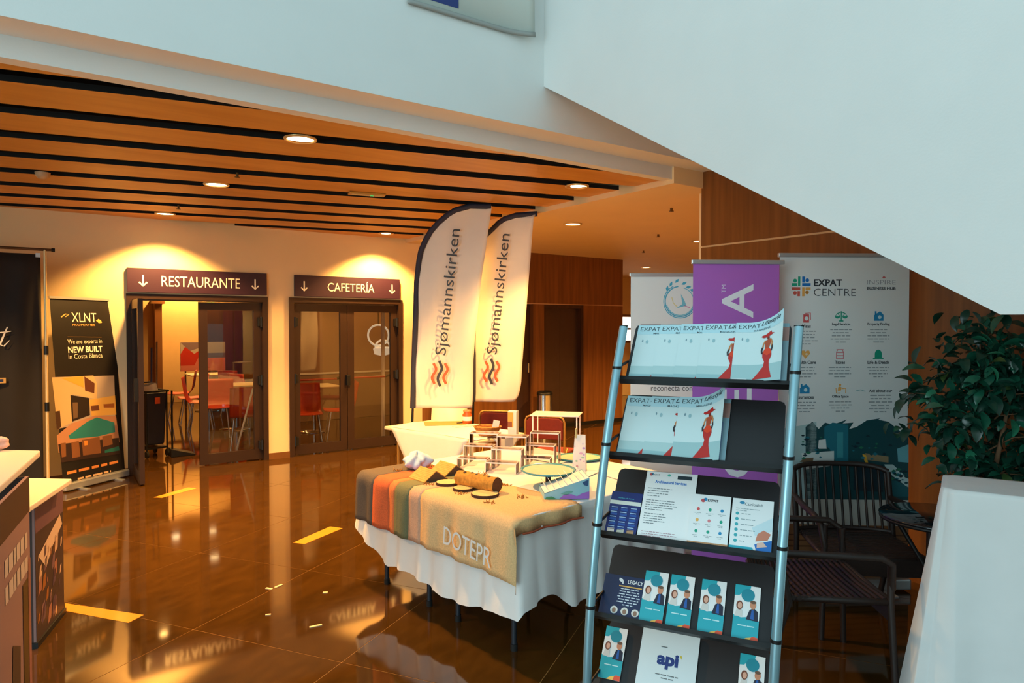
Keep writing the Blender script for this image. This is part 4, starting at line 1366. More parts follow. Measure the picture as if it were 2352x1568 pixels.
# cloth: a square set diagonally, folded over the near edge into a triangle with cut tip
m = MB(); zc = ZT + .003
m.add([tuple(R_(*p_, zc)) for p_ in ((.02, .0), (rl - .10, .0), (rl - .02, .34), (rl - .25, RW - .01), (.12, RW - .01), (.0, .45))], [(0, 5, 4, 3, 2, 1)], 0)
def flap(u, v):
    a0, a1 = rl - .12, .10
    b0, b1 = rl - .12 - .34, .10 + .26
    t_ = v
    x0 = a0 + (b0 - a0) * t_; x1 = a1 + (b1 - a1) * t_
    a = x0 + (x1 - x0) * u
    return tuple(R_(a, -.014 - .02 * t_ - .006 * math.sin(u * 9), zc - .40 * t_))
m.grid(flap, 16, 12)
def flap2(u, v):
    b0, b1 = .16, .56
    x0 = b0 + .2 * v; x1 = b1 - .2 * v
    return tuple(R_(-.012 - .01 * v, x0 + (x1 - x0) * u, zc - .16 * v))
m.grid(flap2, 8, 6)
tag(m.build('tablecloth', M_CLOTH, None, solid=.003), 'white cloth laid diagonally over the small rear table, tip hanging down', 'tablecloth')

ZR = ZT + .006
# kraft sheet
p_ = P(975, 965, ZR)
m = MB(); m.box(-.2, .2, -.14, .14, 0, .0025); tag(m.build('kraft_sheet', mat('kraft', rgb(196, 150, 84), .8, noise=.06), None, (R_(rl - .34, .48).x, R_(rl - .34, .48).y, ZR), math.radians(10)), 'brown kraft paper sheet on the rear table', 'paper')
# jar
p_ = P(1073, 972, ZR)
o = thing('glass_jar', 'orange glass jar with a label standing on the rear table', 'jar', (p_.x, p_.y, ZR))
m = MB(); m.lathe([(.042, 0), (.046, .01), (.046, .085), (.036, .10), (.036, .115)], 20); m.build('jar_body', mat('orange_glass', rgb(196, 92, 40), .2), o)
m = MB(); m.lathe([(.039, .115), (.039, .132), (0, .133)], 20); m.build('lid', mat('jar_lid', rgb(206, 120, 70), .4), o)
m = MB(); m.lathe([(.0468, .03), (.0468, .07)], 20); m.build('jar_label', mat('white_card', rgb(240, 236, 230), .6), o)
# pen and flyers
p_ = P(1058, 972, ZR); m = MB(); m.box(-.04, .04, -.012, .012, 0, .012); tag(m.build('marker_pen', mat('marker', rgb(60, 66, 40), .5), None, (p_.x, p_.y, ZR), .6, bevel=.004), 'dark marker pen beside the orange jar', 'pen')
for i, (px, py) in enumerate(((1062, 979), (1078, 977))):
    p_ = P(px, py, ZR); m = MB(); m.box(-.09, .09, -.04, .04, 0, .003); tag(m.build('flyer', mat('lilac_paper', rgb(226, 206, 206), .6), None, (p_.x, p_.y, ZR + .003 * i), .5 + .2 * i), 'pale flyer lying in front of the orange jar', 'flyer', 'pale flyers on the rear table')
# basket with a card
p_ = P(1120, 1000, ZR)
o = thing('wicker_basket', 'small flared wicker basket holding a white card', 'basket', (p_.x, p_.y, ZR))
for i in range(7):
    m = MB(); r_ = .062 + .006 * i; z = .009 + i * .0115
    m.tube([(r_ * 1.2 * math.cos(2 * PI * k / 28), r_ * math.sin(2 * PI * k / 28), z + .002 * (k % 2)) for k in range(28)], .0065, 6, closed=True); m.build('wicker_ring', mat('wicker', rgb(176, 112, 44), .7, noise=.2, scale=60), o)
m = MB(); m.lathe([(0, .004), (.06, .004), (.06, .008)], 24, sx=1.2); m.build('basket_base', mat('wicker', rgb(176, 112, 44), .7), o)
tag(MB().box(-.028, .028, -.001, .001, 0, .12).build('white_card', mat('white_card', rgb(240, 236, 230), .6), None, mw=Matrix.Translation((p_.x + .055, p_.y, ZR + .016)) @ Matrix.Rotation(math.radians(12), 4, 'Y')), 'white card standing in the wicker basket', 'card')
# brochure stack
p_ = P(1177, 999, ZR)
o = thing('brochure_stack', 'upright stack of brochures with an orange photo cover by the basket', 'brochures', (p_.x, p_.y, ZR), math.radians(-18))
m = MB(); m.box(-.04, .04, -.01, .05, 0, .21); m.build('pages', mat('page_block', rgb(206, 212, 222), .6, noise=.1, scale=90, stretch=(1, 14, .1)), o)
q = MB(); q.rect(-.039, .039, .0, .21, -.0112, ink(236, 230, 220)); q.rect(-.039, .012, .07, .2, -.012, ink(236, 168, 60)); q.rect(-.039, .0, .07, .12, -.0128, ink(150, 84, 40)); q.rect(-.03, .03, .01, .05, -.012, ink(226, 220, 214)); u_ = q.build('cover_print', None, o); u_['kind'] = 'stuff'
p_ = P(1140, 1006, ZR); m = MB(); m.box(-.075, .075, -.01, .01, 0, .012); tag(m.build('wooden_stick', M_BARK, None, (p_.x, p_.y, ZR), -.1), 'short dark wooden stick in front of the basket', 'stick')
p_ = P(1196, 1001, ZR); m = MB(); m.lathe([(.022, 0), (.024, .006), (.02, .014), (0, .015)], 18); tag(m.build('tin', M_BLKMET, None, (p_.x, p_.y, ZR)), 'small dark round tin next to the brochure stack', 'tin')

# ================================================================== folding chairs behind the rear table
M_REDPAD = mat('red_pad', rgb(120, 30, 14), .75, noise=.1, scale=40)
M_GOLD = mat('gold_tube', rgb(190, 140, 70), .35, .5)
def fold_chair(px, py_top, zt_, d, rz, lab):
    p_ = PD(px, py_top, d)
    o = thing('folding_chair', lab, 'chair', (p_.x, p_.y, 0), rz, None)
    w_ = .2
    fr_ = [(-w_, .0, .02), (-w_, .0, zt_ - .05), (-w_ + .015, 0, zt_ - .012), (-w_ + .05, 0, zt_), (w_ - .05, 0, zt_), (w_ - .015, 0, zt_ - .012), (w_, 0, zt_ - .05), (w_, 0, .02)]
    m = MB(); m.tube(fr_, .011, 8); m.build('back_frame', M_GOLD, o)
    pr = [(-w_ + .012, zt_ - .22), (w_ - .012, zt_ - .22), (w_ - .012, zt_ - .05), (w_ - .05, zt_ - .013), (-w_ + .05, zt_ - .013), (-w_ + .012, zt_ - .05)]
    m = MB(); m.plate(pr, -.014, .014); m.build('back_pad', M_REDPAD, o, bevel=.008)
    m = MB(); m.box(-w_ + .01, w_ - .01, -.42, -.03, .43, .47); m.build('seat', M_REDPAD, o, bevel=.012)
    for sx in (-1, 1):
        m = MB(); m.tube([(sx * (w_ - .02), .14, .01), (sx * (w_ - .02), -.1, .44), (sx * (w_ - .02), -.16, .5)], .010, 8); m.build('leg', M_GOLD, o)
        m = MB(); m.tube([(sx * (w_ - .02), -.4, .01), (sx * (w_ - .02), -.38, .43)], .010, 8); m.build('leg', M_GOLD, o)
fold_chair(1251, 962, .83, 6.6, math.radians(158), 'red padded folding chair with gold frame near the steel bin')
fold_chair(1142, 950, .78, 7.4, math.radians(165), 'red padded folding chair with gold frame behind the brochure stack')

# stainless bin against the lift wall
p_ = W(4.02, .22)
o = thing('waste_bin', 'tall stainless steel waste bin standing by the lift', 'bin', p_)
m = MB(); m.lathe([(.13, 0), (.13, .02), (.125, .03), (.125, .60)], 26); m.build('body', M_CHROME, o)
m = MB(); m.lathe([(.13, .60), (.13, .64), (.10, .66), (.10, .61)], 26); m.build('lid_ring', M_BLKMET, o)

# white planter and dracaena behind the flags
p_ = W(2.12, .45)
o = thing('potted_dracaena', 'spiky dracaena in a tall white planter half hidden by the front flag', 'plant', p_)
m = MB(); m.lathe([(.29, 0), (.285, .03), (.235, .82), (.22, .82), (.22, .78)], 26); m.build('planter', mat('planter_white', rgb(240, 230, 214), .4), o)
m = MB(); m.lathe([(0, .775), (.222, .775)], 26); m.build('soil', mat('soil', rgb(50, 34, 22), .9), o)
m = MB(); m.tube([(0, 0, .77), (.02, .01, 1.15), (-.1, 0, 1.5)], .02, 8); m.tube([(.0, 0, .8), (.05, .02, 1.2), (.08, .02, 1.4)], .018, 8); m.build('stem', mat('stem', rgb(110, 80, 50), .8), o)
M_DRAC = mat('dracaena_leaf', rgb(92, 96, 50), .5, noise=.2)
rnd = random.Random(11)
for i in range(34):
    an = rnd.uniform(0, 2 * PI); el = rnd.uniform(-.2, 1.2); L_ = rnd.uniform(.32, .5); c0 = (-.1, 0, 1.5) if i % 2 else (.08, .02, 1.4)
    if i < 8: an = PI + ROTW * -1 + rnd.uniform(-.9, .9)
    pts = []
    for k in range(7):
        u_ = k / 6; pts.append(Vector((c0[0] + math.cos(an) * L_ * u_ * math.cos(el), c0[1] + math.sin(an) * L_ * u_ * math.cos(el), c0[2] + L_ * u_ * math.sin(el) - .28 * u_ * u_)))
    sd = Vector((-math.sin(an), math.cos(an), 0)); m = MB()
    wds = [.008, .014, .015, .013, .010, .006, .001]
    vs = []
    for q_, w_ in zip(pts, wds):
        vs += [q_ + sd * w_, q_ - sd * w_]
    m.add(vs, [(2 * k, 2 * k + 1, 2 * k + 3, 2 * k + 2) for k in range(6)], 0, True); m.build('leaf', M_DRAC, o, solid=.0015)
# ================================================================== magazine rack
TH = 0.4417
RWD = 0.68
wv = Vector((math.cos(TH), -math.sin(TH), 0)); nv = Vector((-math.sin(TH), -math.cos(TH), 0))
def rpost(z, u):
    h = 1.7 - z
    return Vector((0.47, 2.873, z)) + wv * (u - 0.0474 * h) + nv * (0.4388 * h - 0.1754 * h * h)
M_SILVER = mat('silver_tube', rgb(150, 190, 202), .32, .55, noise=.03)
M_SHELF = mat('black_shelf', rgb(24, 20, 22), .5, noise=.1, scale=80)
org = (rpost(0, 0) + rpost(0, RWD)) / 2
rack = thing('magazine_rack', 'tall leaning literature rack with silver tube posts and black shelves', 'rack', (org.x, org.y, 0), -TH)
RI = Matrix.Rotation(TH, 4, 'Z') @ Matrix.Translation((-org.x, -org.y, 0))
def rl_(p_):
    return RI @ p_
for u in (0.0, RWD):
    m = MB(); m.tube([rl_(rpost(1.70 - 1.68 * i / 30, u)) for i in range(31)], .0175, 14); pt = m.build('post', M_SILVER, rack)
    m = MB(); tp_ = rl_(rpost(1.70, u)); m.tube([tp_, tp_ + Vector((0, 0, .006))], .0178, 14); m.build('post_cap', M_BLKMET, pt)
    m = MB(); b_ = rl_(rpost(.02, u)); m.box(b_.x - .022, b_.x + .022, b_.y - .16, b_.y + .30, 0, .025); m.build('foot', M_BLKMET, rack, bevel=.006)
bq = rl_(rpost(.1, 0)); br2 = rl_(rpost(.1, RWD))
m = MB(); m.tube([bq, br2], .012, 8); m.build('cross_bar', M_SILVER, rack)
UPV = (-nv * 0.1838 + Vector((0, 0, 0.232))).normalized()
INV = UPV.cross(wv)
LIPZ = [1.4763, 1.1749, 0.8677, 0.5494, 0.225]
SHF = []
for zi in LIPZ:
    o0 = rpost(zi, 0) + nv * -0.0684
    MS = frame(wv, INV, UPV, o0)
    SHF.append(MS)
    ML = RI @ MS
    m = MB(); r = .022; x0, x1, h_ = .022, RWD - .022, .297
    pr = [(x0, 0), (x1, 0), (x1, h_ - r), (x1 - r * .3, h_ - r * .3), (x1 - r, h_), (x0 + r, h_), (x0 + r * .3, h_ - r * .3), (x0, h_ - r)]
    m.plate(pr, 0.0, .006); sh = m.build('shelf', M_SHELF, rack, mw=ML)
    m = MB(); m.box(x0 - .018, x1 + .018, -.027, .006, -.014, 0.0); m.box(x0 - .018, x1 + .018, -.030, -.027, -.014, .003); m.build('lip', M_BLKMET, sh)
    for u in (0, RWD):
        pz = zi + .055
        a_ = rl_(rpost(pz, u)); 
        m = MB(); m.tube([a_ - Vector((0, 0, .006)), a_ + Vector((0, 0, .006))], .0205, 14)
        c_ = ML @ Vector((x0 - .004 if u == 0 else x1 + .004, .004, .10)); m.tube([a_, c_], .006, 6); m.build('clamp', M_BLKMET, rack)

class SPlane:
    def __init__(self, MS, dy=0.0):
        self.M = MS; self.o = MS.translation + MS.to_3x3() @ Vector((0, dy, 0)); self.n = MS.to_3x3() @ Vector((0, 1, 0))
    def __call__(self, px, py):
        p_ = on_plane(px, py, self.o, self.n) - self.M.translation
        R3 = self.M.to_3x3()
        return (p_.dot(R3 @ Vector((1, 0, 0))), p_.dot(R3 @ Vector((0, 0, 1))))

def sheet_at(k, u, dy, tilt=0.0, z=0.0, turn=0.0):
    """matrix of a sheet standing on shelf k, its lower-left corner at u"""
    return SHF[k] @ Matrix.Translation((u, dy, z)) @ Matrix.Rotation(turn, 4, 'Y')

M_PAPER = mat('paper_white', rgb(236, 238, 238), .45)
# ---- magazine with a woman in red
def build_mag():
    w_, h_ = .203, .287
    o = thing('magazine', 'x', 'magazine')
    m = MB(); m.box(0, w_, -.002, .0, 0, h_); m.build('pages', M_PAPER, o)
    q = MB(); Y = -.0026
    q.rect(0, w_, 0, h_, Y, ink(206, 222, 222)); q.rect(0, w_, 0, .07, Y - .0004, ink(176, 202, 202)); q.rect(0, w_, 0, .03, Y - .0006, ink(148, 184, 188)); q.rect(0, w_, h_ - .05, h_, Y - .0004, ink(180, 214, 222))
    q.build('cover', None, o)
    q = MB(); q.text('EXPAT', .012, h_ - .022, .021, Y - .0012, 0, width=.086, align='l', bold=-.006); q.build('masthead', ink(62, 72, 76), o)
    q = MB(); q.text('Lifestyle', .102, h_ - .02, .026, Y - .0012, 0, width=.088, align='l', bold=.01, shear=.35); q.build('masthead', ink(40, 48, 56), o)
    q = MB(); q.text('MAGAZINE', .106, h_ - .045, .0085, Y - .0012, 0, width=.07, align='c', bold=.01); q.build('masthead', ink(80, 90, 94), o)
    q = MB(); q.ell(.05, h_ - .09, .006, .010, Y - .001, ink(150, 184, 190), 8); q.ell(.03, h_ - .085, .003, .007, Y - .001, ink(120, 150, 160), 8); q.rect(.005, .06, .006, .009, Y - .0012, ink(228, 236, 236)); u_ = q.build('cover_detail', None, o); u_['kind'] = 'stuff'
    # figure
    q = MB(); RD, RD2, SK, GL = ink(188, 34, 26), ink(222, 62, 20), ink(196, 124, 70), ink(46, 40, 44)
    cx = .128
    q.flat([(cx - .048, .004), (cx + .03, .014), (cx + .018, .06), (cx + .016, .085), (cx + .026, .112), (cx + .024, .13), (cx + .012, .145), (cx - .004, .145), (cx - .014, .128), (cx - .013, .105), (cx - .004, .085), (cx - .008, .062), (cx - .03, .03)], Y - .0012, RD)
    q.flat([(cx - .012, .125), (cx + .006, .112), (cx + .024, .12), (cx + .023, .135), (cx + .012, .146), (cx - .003, .146)], Y - .0016, RD2)
    q.flat([(cx - .004, .144), (cx + .013, .144), (cx + .021, .172), (cx + .017, .188), (cx + .006, .184), (cx - .006, .182)], Y - .0016, ink(176, 74, 40))
    q.stroke([(cx - .004, .182), (cx - .012, .165), (cx - .014, .148)], .006, Y - .002, SK); q.stroke([(cx + .018, .186), (cx + .026, .168), (cx + .024, .15)], .006, Y - .002, SK)
    q.stroke([(cx - .014, .152), (cx - .018, .138), (cx - .016, .122)], .007, Y - .002, GL); q.stroke([(cx + .025, .158), (cx + .027, .145), (cx + .023, .13)], .007, Y - .002, GL)
    q.ell(cx + .008, .192, .006, .008, Y - .0016, ink(120, 40, 24), 10)
    q.flat([(cx - .022, .203), (cx - .012, .196), (cx + .008, .197), (cx + .022, .203), (cx + .034, .207), (cx + .022, .212), (cx + .02, .222), (cx + .01, .217), (cx - .006, .209), (cx - .018, .209)], Y - .002, RD)
    u_ = q.build('figure_print', None, o); u_['kind'] = 'stuff'
    return o
mag0 = build_mag()
def place_mag(src, M_, lab, grp=None):
    o = src if src.get('label') == 'x' else dup(src)
    o.matrix_world = M_
    o['label'] = lab
    if grp: o['group'] = grp
    elif 'group' in o: del o['group']
    return o
# top row: five overlapping, the last one on top
us = [SPlane(SHF[0], -.004 - .0042 * i)(x, y)[0] for i, (x, y) in enumerate(((1443, 868), (1495, 869), (1545, 871), (1598, 873)))]
for i, u in enumerate(us):
    place_mag(mag0, sheet_at(0, u, -.004 - .0042 * i), 'magazine in the overlapping row on the top rack shelf' if i < 3 else 'flat magazine just beneath the curling one, top rack shelf', 'overlapped magazines on the top shelf' if i < 3 else None)
us2 = [SPlane(SHF[1], -.004 - .0042 * i)(x, y)[0] for i, (x, y) in enumerate(((1416, 1042), (1474, 1046)))]
for i, u in enumerate(us2):
    place_mag(mag0, sheet_at(1, u, -.004 - .0042 * i), 'magazine in the short overlapping row on the second rack shelf', 'overlapped magazines on the second shelf')
# curling magazines on top: same page bent away at the right
def curl_mag(k, u, dy, lab):
    o = thing('magazine', lab, 'magazine', mw=sheet_at(k, u, dy))
    w_, h_ = .203, .287
    m = MB(); m.box(0, w_, -.0005, .0035, 0, h_); pg = m.build('pages', M_PAPER, o)
    q = MB(); q.rect(.0, w_, 0, h_, -.0009, ink(120, 150, 160)); q.rect(.1, w_, .2, h_ - .02, -.0013, ink(150, 110, 100)); q.rect(.12, w_ - .02, 0, .18, -.0013, ink(110, 130, 160)); u_ = q.build('inner_page', None, o); u_['kind'] = 'stuff'
    def bend(x, z):
        t_ = max(0, (x - .05) / .153); k_ = max(0, (z - .02) / .267)
        a = .050 * t_ * t_ * (.25 + .75 * k_)
        return (x - .20 * t_ * t_ * .10, -.0035 - a - .006 * t_, z + .03 * t_ * t_ * k_)
    m = MB(); m.grid(lambda a, b: bend(a * w_, b * h_), 20, 12, 0); cv = m.build('cover', ink(206, 222, 222), o)
    for ch in mag0.children:
        n_ = ch.name.split('.')[0]
        if n_ in ('pages',):
            continue
        me = ch.data.copy()
        if n_ == 'cover':
            continue
        for v in me.vertices:
            x, y, z = v.co
            bx, by, bz = bend(x, z)
            v.co = (bx, by + (y + .0022), bz)
        c_ = put(n_, me, o)
        if n_ in ('figure_print', 'cover_detail'): c_['kind'] = 'stuff'
    m = MB(); m.grid(lambda a, b: Vector(bend(a * w_, b * .075)) + Vector((0, -.0006, 0)), 20, 4, 0); m.build('cover_band', ink(160, 192, 194), o)
    m = MB(); m.grid(lambda a, b: Vector(bend(a * w_, h_ - .05 + b * .05)) + Vector((0, -.0006, 0)), 20, 3, 0); m.build('cover_band', ink(180, 214, 222), o)
    return o
curl_mag(0, SPlane(SHF[0], -.022)(1677, 875)[0] , -.0195, 'topmost magazine with curling cover showing a woman in red, top rack shelf')
curl_mag(1, SPlane(SHF[1], -.015)(1541, 1052)[0], -.013, 'topmost magazine with curling cover showing a woman in red, second rack shelf')

# ---- papers on the third shelf
def sheet(k, quad, dy, lab, cat, back=M_PAPER, thick=.0015, name='flyer', grp=None, size=None):
    """flat sheet whose photo corners are quad = bottom-left, bottom-right, top-left (pixels)"""
    pl = SPlane(SHF[k], dy)
    a, b, c = (pl(*p_) for p_ in quad)
    w_ = math.hypot(b[0] - a[0], b[1] - a[1]) if size is None else size[0]
    h_ = (c[1] - a[1]) if size is None else size[1]
    an = -math.atan2(b[1] - a[1], b[0] - a[0])
    if abs(an) > .12: an = 0
    a = (max(.012, a[0]), a[1])
    if size is None: w_ = b[0] - a[0]
    z0 = max(.0005, a[1]) if a[1] > .02 else .0005
    o = thing(name, lab, cat, mw=SHF[k] @ Matrix.Translation((a[0], dy, z0)) @ Matrix.Rotation(an * .3, 4, 'Y'), group=grp)
    m = MB(); m.box(0, w_, -thick, 0, 0, h_); m.build('paper', back, o)
    return o, w_, h_, -thick - .0006

INKT = ink(110, 120, 124)
o, w_, h_, Y = sheet(2, [(1373, 1222), (1459, 1235), (1405, 1126)], -.004, 'dark blue brochure with a white band on the third shelf by the post', 'brochure', ink(14, 38, 108))
q = MB(); q.rect(0, w_, h_ * .70, h_ * .79, Y, ink(214, 222, 214)); q.build('band', None, o)
q = MB(); q.text('building safe homes', w_ * .5, h_ * .85, .007, Y, 0, width=w_ * .5); q.build('lettering', ink(90, 196, 214), o)
q = MB()
for c_ in range(3):
    for r_ in range(5):
        x, z = w_ * (.08 + c_ * .31), h_ * (.62 - r_ * .11)
        q.rect(x, x + w_ * .2, z, z + .004, Y, ink(150, 180, 214)); q.rect(x, x + w_ * .22, z - .012, z - .003, Y, ink(34, 80, 160))
    q.rect(w_ * (.08 + c_ * .31), w_ * (.3 + c_ * .31), h_ * .05, h_ * .15, Y, (ink(226, 220, 214), ink(214, 206, 190), ink(190, 150, 110))[c_])
u_ = q.build('small_print', None, o); u_['kind'] = 'stuff'

o, w_, h_, Y = sheet(2, [(1462, 1235), (1577, 1247), (1503, 1098)], -.008, 'white sheet headed Architectural Services on the third rack shelf', 'sheet', size=(.205, .29))
q = MB(); q.text('Architectural Services', w_ * .5, h_ * .845, .013, Y, 0, width=w_ * .62, bold=.03); q.build('heading', ink(52, 116, 196), o)
q = MB(); q.rect(w_ * .62, w_ * .9, h_ * .905, h_ * .96, Y, ink(44, 62, 70)); q.build('logo_block', None, o)
q = MB(); q.ell(w_ * .09, h_ * .95, .006, .006, Y, ink(200, 90, 90), 8); q.ell(w_ * .115, h_ * .957, .005, .005, Y, ink(60, 150, 190), 8); q.text('EXPAT', w_ * .19, h_ * .95, .007, Y, ink(60, 66, 70)); q.ell(w_ * .45, h_ * .955, .007, .006, Y, ink(90, 190, 170), 8); q.build('logo', None, o)
q = MB(); lines(q, w_ * .07, w_ * .6, h_ * .74, 4, .011, Y, INKT, .0028, align='l'); lines(q, w_ * .07, w_ * .78, h_ * .56, 5, .010, Y, INKT, .0028, align='l'); lines(q, w_ * .07, w_ * .5, h_ * .36, 5, .010, Y, INKT, .0028, align='l'); lines(q, w_ * .07, w_ * .85, h_ * .1, 3, .009, Y, ink(170, 130, 140), .0026, align='l'); u_ = q.build('small_print', None, o); u_['kind'] = 'stuff'

o, w_, h_, Y = sheet(2, [(1577, 1249), (1671, 1259), (1607, 1148)], -.012, 'white booklet with a grid of tiny icons on the third rack shelf', 'booklet', thick=.006, size=(.148, .205))
q = MB(); q.ell(w_ * .3, h_ * .88, .008, .008, Y, ink(196, 84, 90), 10); q.ell(w_ * .36, h_ * .905, .007, .007, Y, ink(44, 140, 190), 10); q.text('EXPAT', w_ * .55, h_ * .89, .010, Y, ink(50, 54, 58), bold=.03); q.build('logo', None, o)
for r_ in range(3):
    for c_ in range(3):
        q = MB(); cc = (('re', 'gr', 'bl'), ('ye', 'pk', 'gr'), ('gr', 'gr', 'bl'))[r_][c_]
        x, z = w_ * (.2 + .3 * c_), h_ * (.7 - .22 * r_); q.ell(x, z, .006, .007, Y, INKM[cc], 8); lines(q, x - .015, x + .015, z - .016, 2, .006, Y, ink(160, 168, 170), .002); u_ = q.build('icon', None, o); u_['kind'] = 'stuff'
q = MB(); q.rect(0, w_, -.0, .012, Y, ink(206, 150, 104)); q.build('edge_band', None, o)

o, w_, h_, Y = sheet(2, [(1673, 1264), (1775, 1277), (1700, 1158)], -.012, 'leaflet with teal dots and a photo of hands, third rack shelf', 'leaflet', thick=.006, size=(.148, .205))
q = MB(); q.text('Curiosité', w_ * .52, h_ * .9, .012, Y, ink(70, 90, 100)); q.ell(w_ * .24, h_ * .92, .01, .006, Y, ink(50, 140, 180), 10); q.build('lettering', None, o)
for i in range(6):
    q = MB(); q.ell(w_ * .14, h_ * (.7 - .105 * i), .0065, .0065, Y, ink(60, 170, 180), 10); q.build('dot', None, o)
q = MB(); lines(q, w_ * .24, w_ * .6, h_ * .7, 6, h_ * .105, Y, ink(150, 164, 168), .003, align='l'); lines(q, w_ * .1, w_ * .8, h_ * .8, 2, .008, Y, ink(150, 164, 168), .0026, align='l'); u_ = q.build('small_print', None, o); u_['kind'] = 'stuff'
q = MB(); q.flat([(0, 0), (w_ * .62, 0), (w_ * .55, h_ * .08), (0, h_ * .08)], Y, ink(40, 170, 190)); q.flat([(w_ * .66, 0), (w_, 0), (w_, h_ * .25), (w_ * .6, h_ * .14)], Y, ink(30, 110, 190)); q.flat([(w_ * .6, h_ * .3), (w_, h_ * .42), (w_, h_ * .68), (w_ * .52, h_ * .45)], Y, ink(206, 226, 232)); q.flat([(w_ * .62, h_ * .2), (w_ * .9, h_ * .24), (w_ * .97, h_ * .36), (w_ * .8, h_ * .42), (w_ * .66, h_ * .34)], Y - .0005, ink(206, 128, 100)); q.flat([(w_ * .66, h_ * .08), (w_ * .9, h_ * .12), (w_ * .8, h_ * .2), (w_ * .66, h_ * .17)], Y - .0005, ink(226, 186, 170)); u_ = q.build('photo_print', None, o); u_['kind'] = 'stuff'

# ---- fourth shelf: navy flyer and four teal leaflets
o, w_, h_, Y = sheet(3, [(1360, 1402), (1470, 1424), (1390, 1310)], -.004, 'navy LEGACY flyer with three round photos on the fourth rack shelf', 'flyer', ink(14, 36, 78))
q = MB(); q.text('LEGACY', w_ * .76, h_ * .87, .016, Y, 0, width=w_ * .36, bold=.01); q.build('lettering', ink(236, 240, 244), o)
q = MB()
for k in range(3):
    q.stroke([(w_ * .36, h_ * (.93 - .02 * k)), (w_ * .44, h_ * (.90 - .03 * k)), (w_ * .47, h_ * (.84 - .02 * k))], .004, Y, ink(226, 234, 238))
q.build('emblem', None, o)
q = MB(); q.rect(w_ * .38, w_ * .93, h_ * .735, h_ * .765, Y, ink(214, 170, 90)); lines(q, w_ * .36, w_ * .94, h_ * .69, 7, .0105, Y, ink(196, 210, 224), .004); u_ = q.build('small_print', None, o); u_['kind'] = 'stuff'
for k in range(3):
    q = MB(); q.ell(w_ * (.36 + .25 * k), h_ * .17, .015, .015, Y, ink(214, 214, 210), 18); q.ell(w_ * (.36 + .25 * k), h_ * .16, .008, .01, Y - .0005, ink(140, 110, 90), 12); q.build('photo_disc', None, o)
q = MB(); q.rect(0, w_, -.001, .008, Y, ink(206, 160, 100)); q.build('edge_band', None, o)

TEALL = None
def leaflet(k, u, dy, lab, grp=None, thick=.004, z=.0005):
    global TEALL
    M_ = SHF[k] @ Matrix.Translation((u, dy, z))
    if TEALL is not None:
        o = dup(TEALL); o.matrix_world = M_; o['label'] = lab
        if grp: o['group'] = grp
        elif 'group' in o: del o['group']
        return o
    w_, h_ = .0915, .203
    o = thing('leaflet', lab, 'leaflet', mw=M_, group=grp)
    m = MB(); m.box(0, w_, -thick, 0, 0, h_); m.build('paper', M_PAPER, o)
    Y = -thick - .0006
    TE, TD = ink(32, 166, 182), ink(30, 140, 160)
    q = MB(); q.flat([(0, .0), (w_, .0), (w_, .078), (w_ * .6, .088), (w_ * .3, .082), (0, .09)], Y, TE); q.build('teal_field', None, o); q = MB(); q.flat([(0, h_), (w_ * .62, h_), (w_ * .58, h_ - .02), (w_ * .3, h_ - .028), (w_ * .18, h_ - .04), (0, h_ - .042)], Y, TE); q.build('teal_field', None, o)
    q = MB(); q.ell(w_ * .52, h_ - .036, .024, .024, Y - .0005, TD, 22); q.build('roundel', None, o)
    q = MB()       # printed portrait pair: woman left, man right
    q.flat([(w_ * .04, .085), (w_ * .36, .085), (w_ * .34, .108), (w_ * .24, .116), (w_ * .12, .112)], Y - .0005, ink(214, 212, 208)); q.ell(w_ * .22, .126, .012, .017, Y - .0008, ink(120, 66, 44), 14); q.ell(w_ * .235, .125, .008, .012, Y - .0011, ink(222, 170, 146), 12)
    q.flat([(w_ * .5, .078), (w_ * .96, .075), (w_ * .94, .11), (w_ * .78, .122), (w_ * .62, .114)], Y - .0008, ink(26, 30, 56)); q.flat([(w_ * .66, .082), (w_ * .8, .08), (w_ * .77, .116), (w_ * .7, .116)], Y - .0011, ink(30, 90, 170)); q.ell(w_ * .74, .132, .011, .015, Y - .0014, ink(206, 140, 106), 14); q.ell(w_ * .74, .143, .011, .006, Y - .0016, ink(110, 80, 60), 12)
    u_ = q.build('portrait_print', None, o); u_['kind'] = 'stuff'
    q = MB(); q.rect(w_ * .2, w_ * .52, .052, .056, Y - .0005, ink(190, 230, 234)); q.rect(w_ * .56, w_ * .84, .052, .056, Y - .0005, ink(190, 230, 234)); u_ = q.build('small_print', None, o); u_['kind'] = 'stuff'
    q = MB(); q.flat([(w_ * .38, 0), (w_ * .7, 0), (w_ * .76, .017), (w_ * .55, .012)], Y - .0005, ink(244, 196, 92)); q.flat([(w_ * .68, 0), (w_, 0), (w_, .018), (w_ * .8, .02), (w_ * .72, .014)], Y - .0008, ink(226, 84, 52)); q.build('swoosh', None, o)
    TEALL = o
    return o
pl = SPlane(SHF[3], -.008)
lu = [pl(x, y)[0] for x, y in ((1466, 1427), (1527, 1438), (1600, 1453), (1679, 1468))]
for i, u in enumerate(lu):
    leaflet(3, u, -.006, 'teal two-portrait leaflet standing in the row of four on the fourth shelf', 'teal leaflets on the fourth shelf')
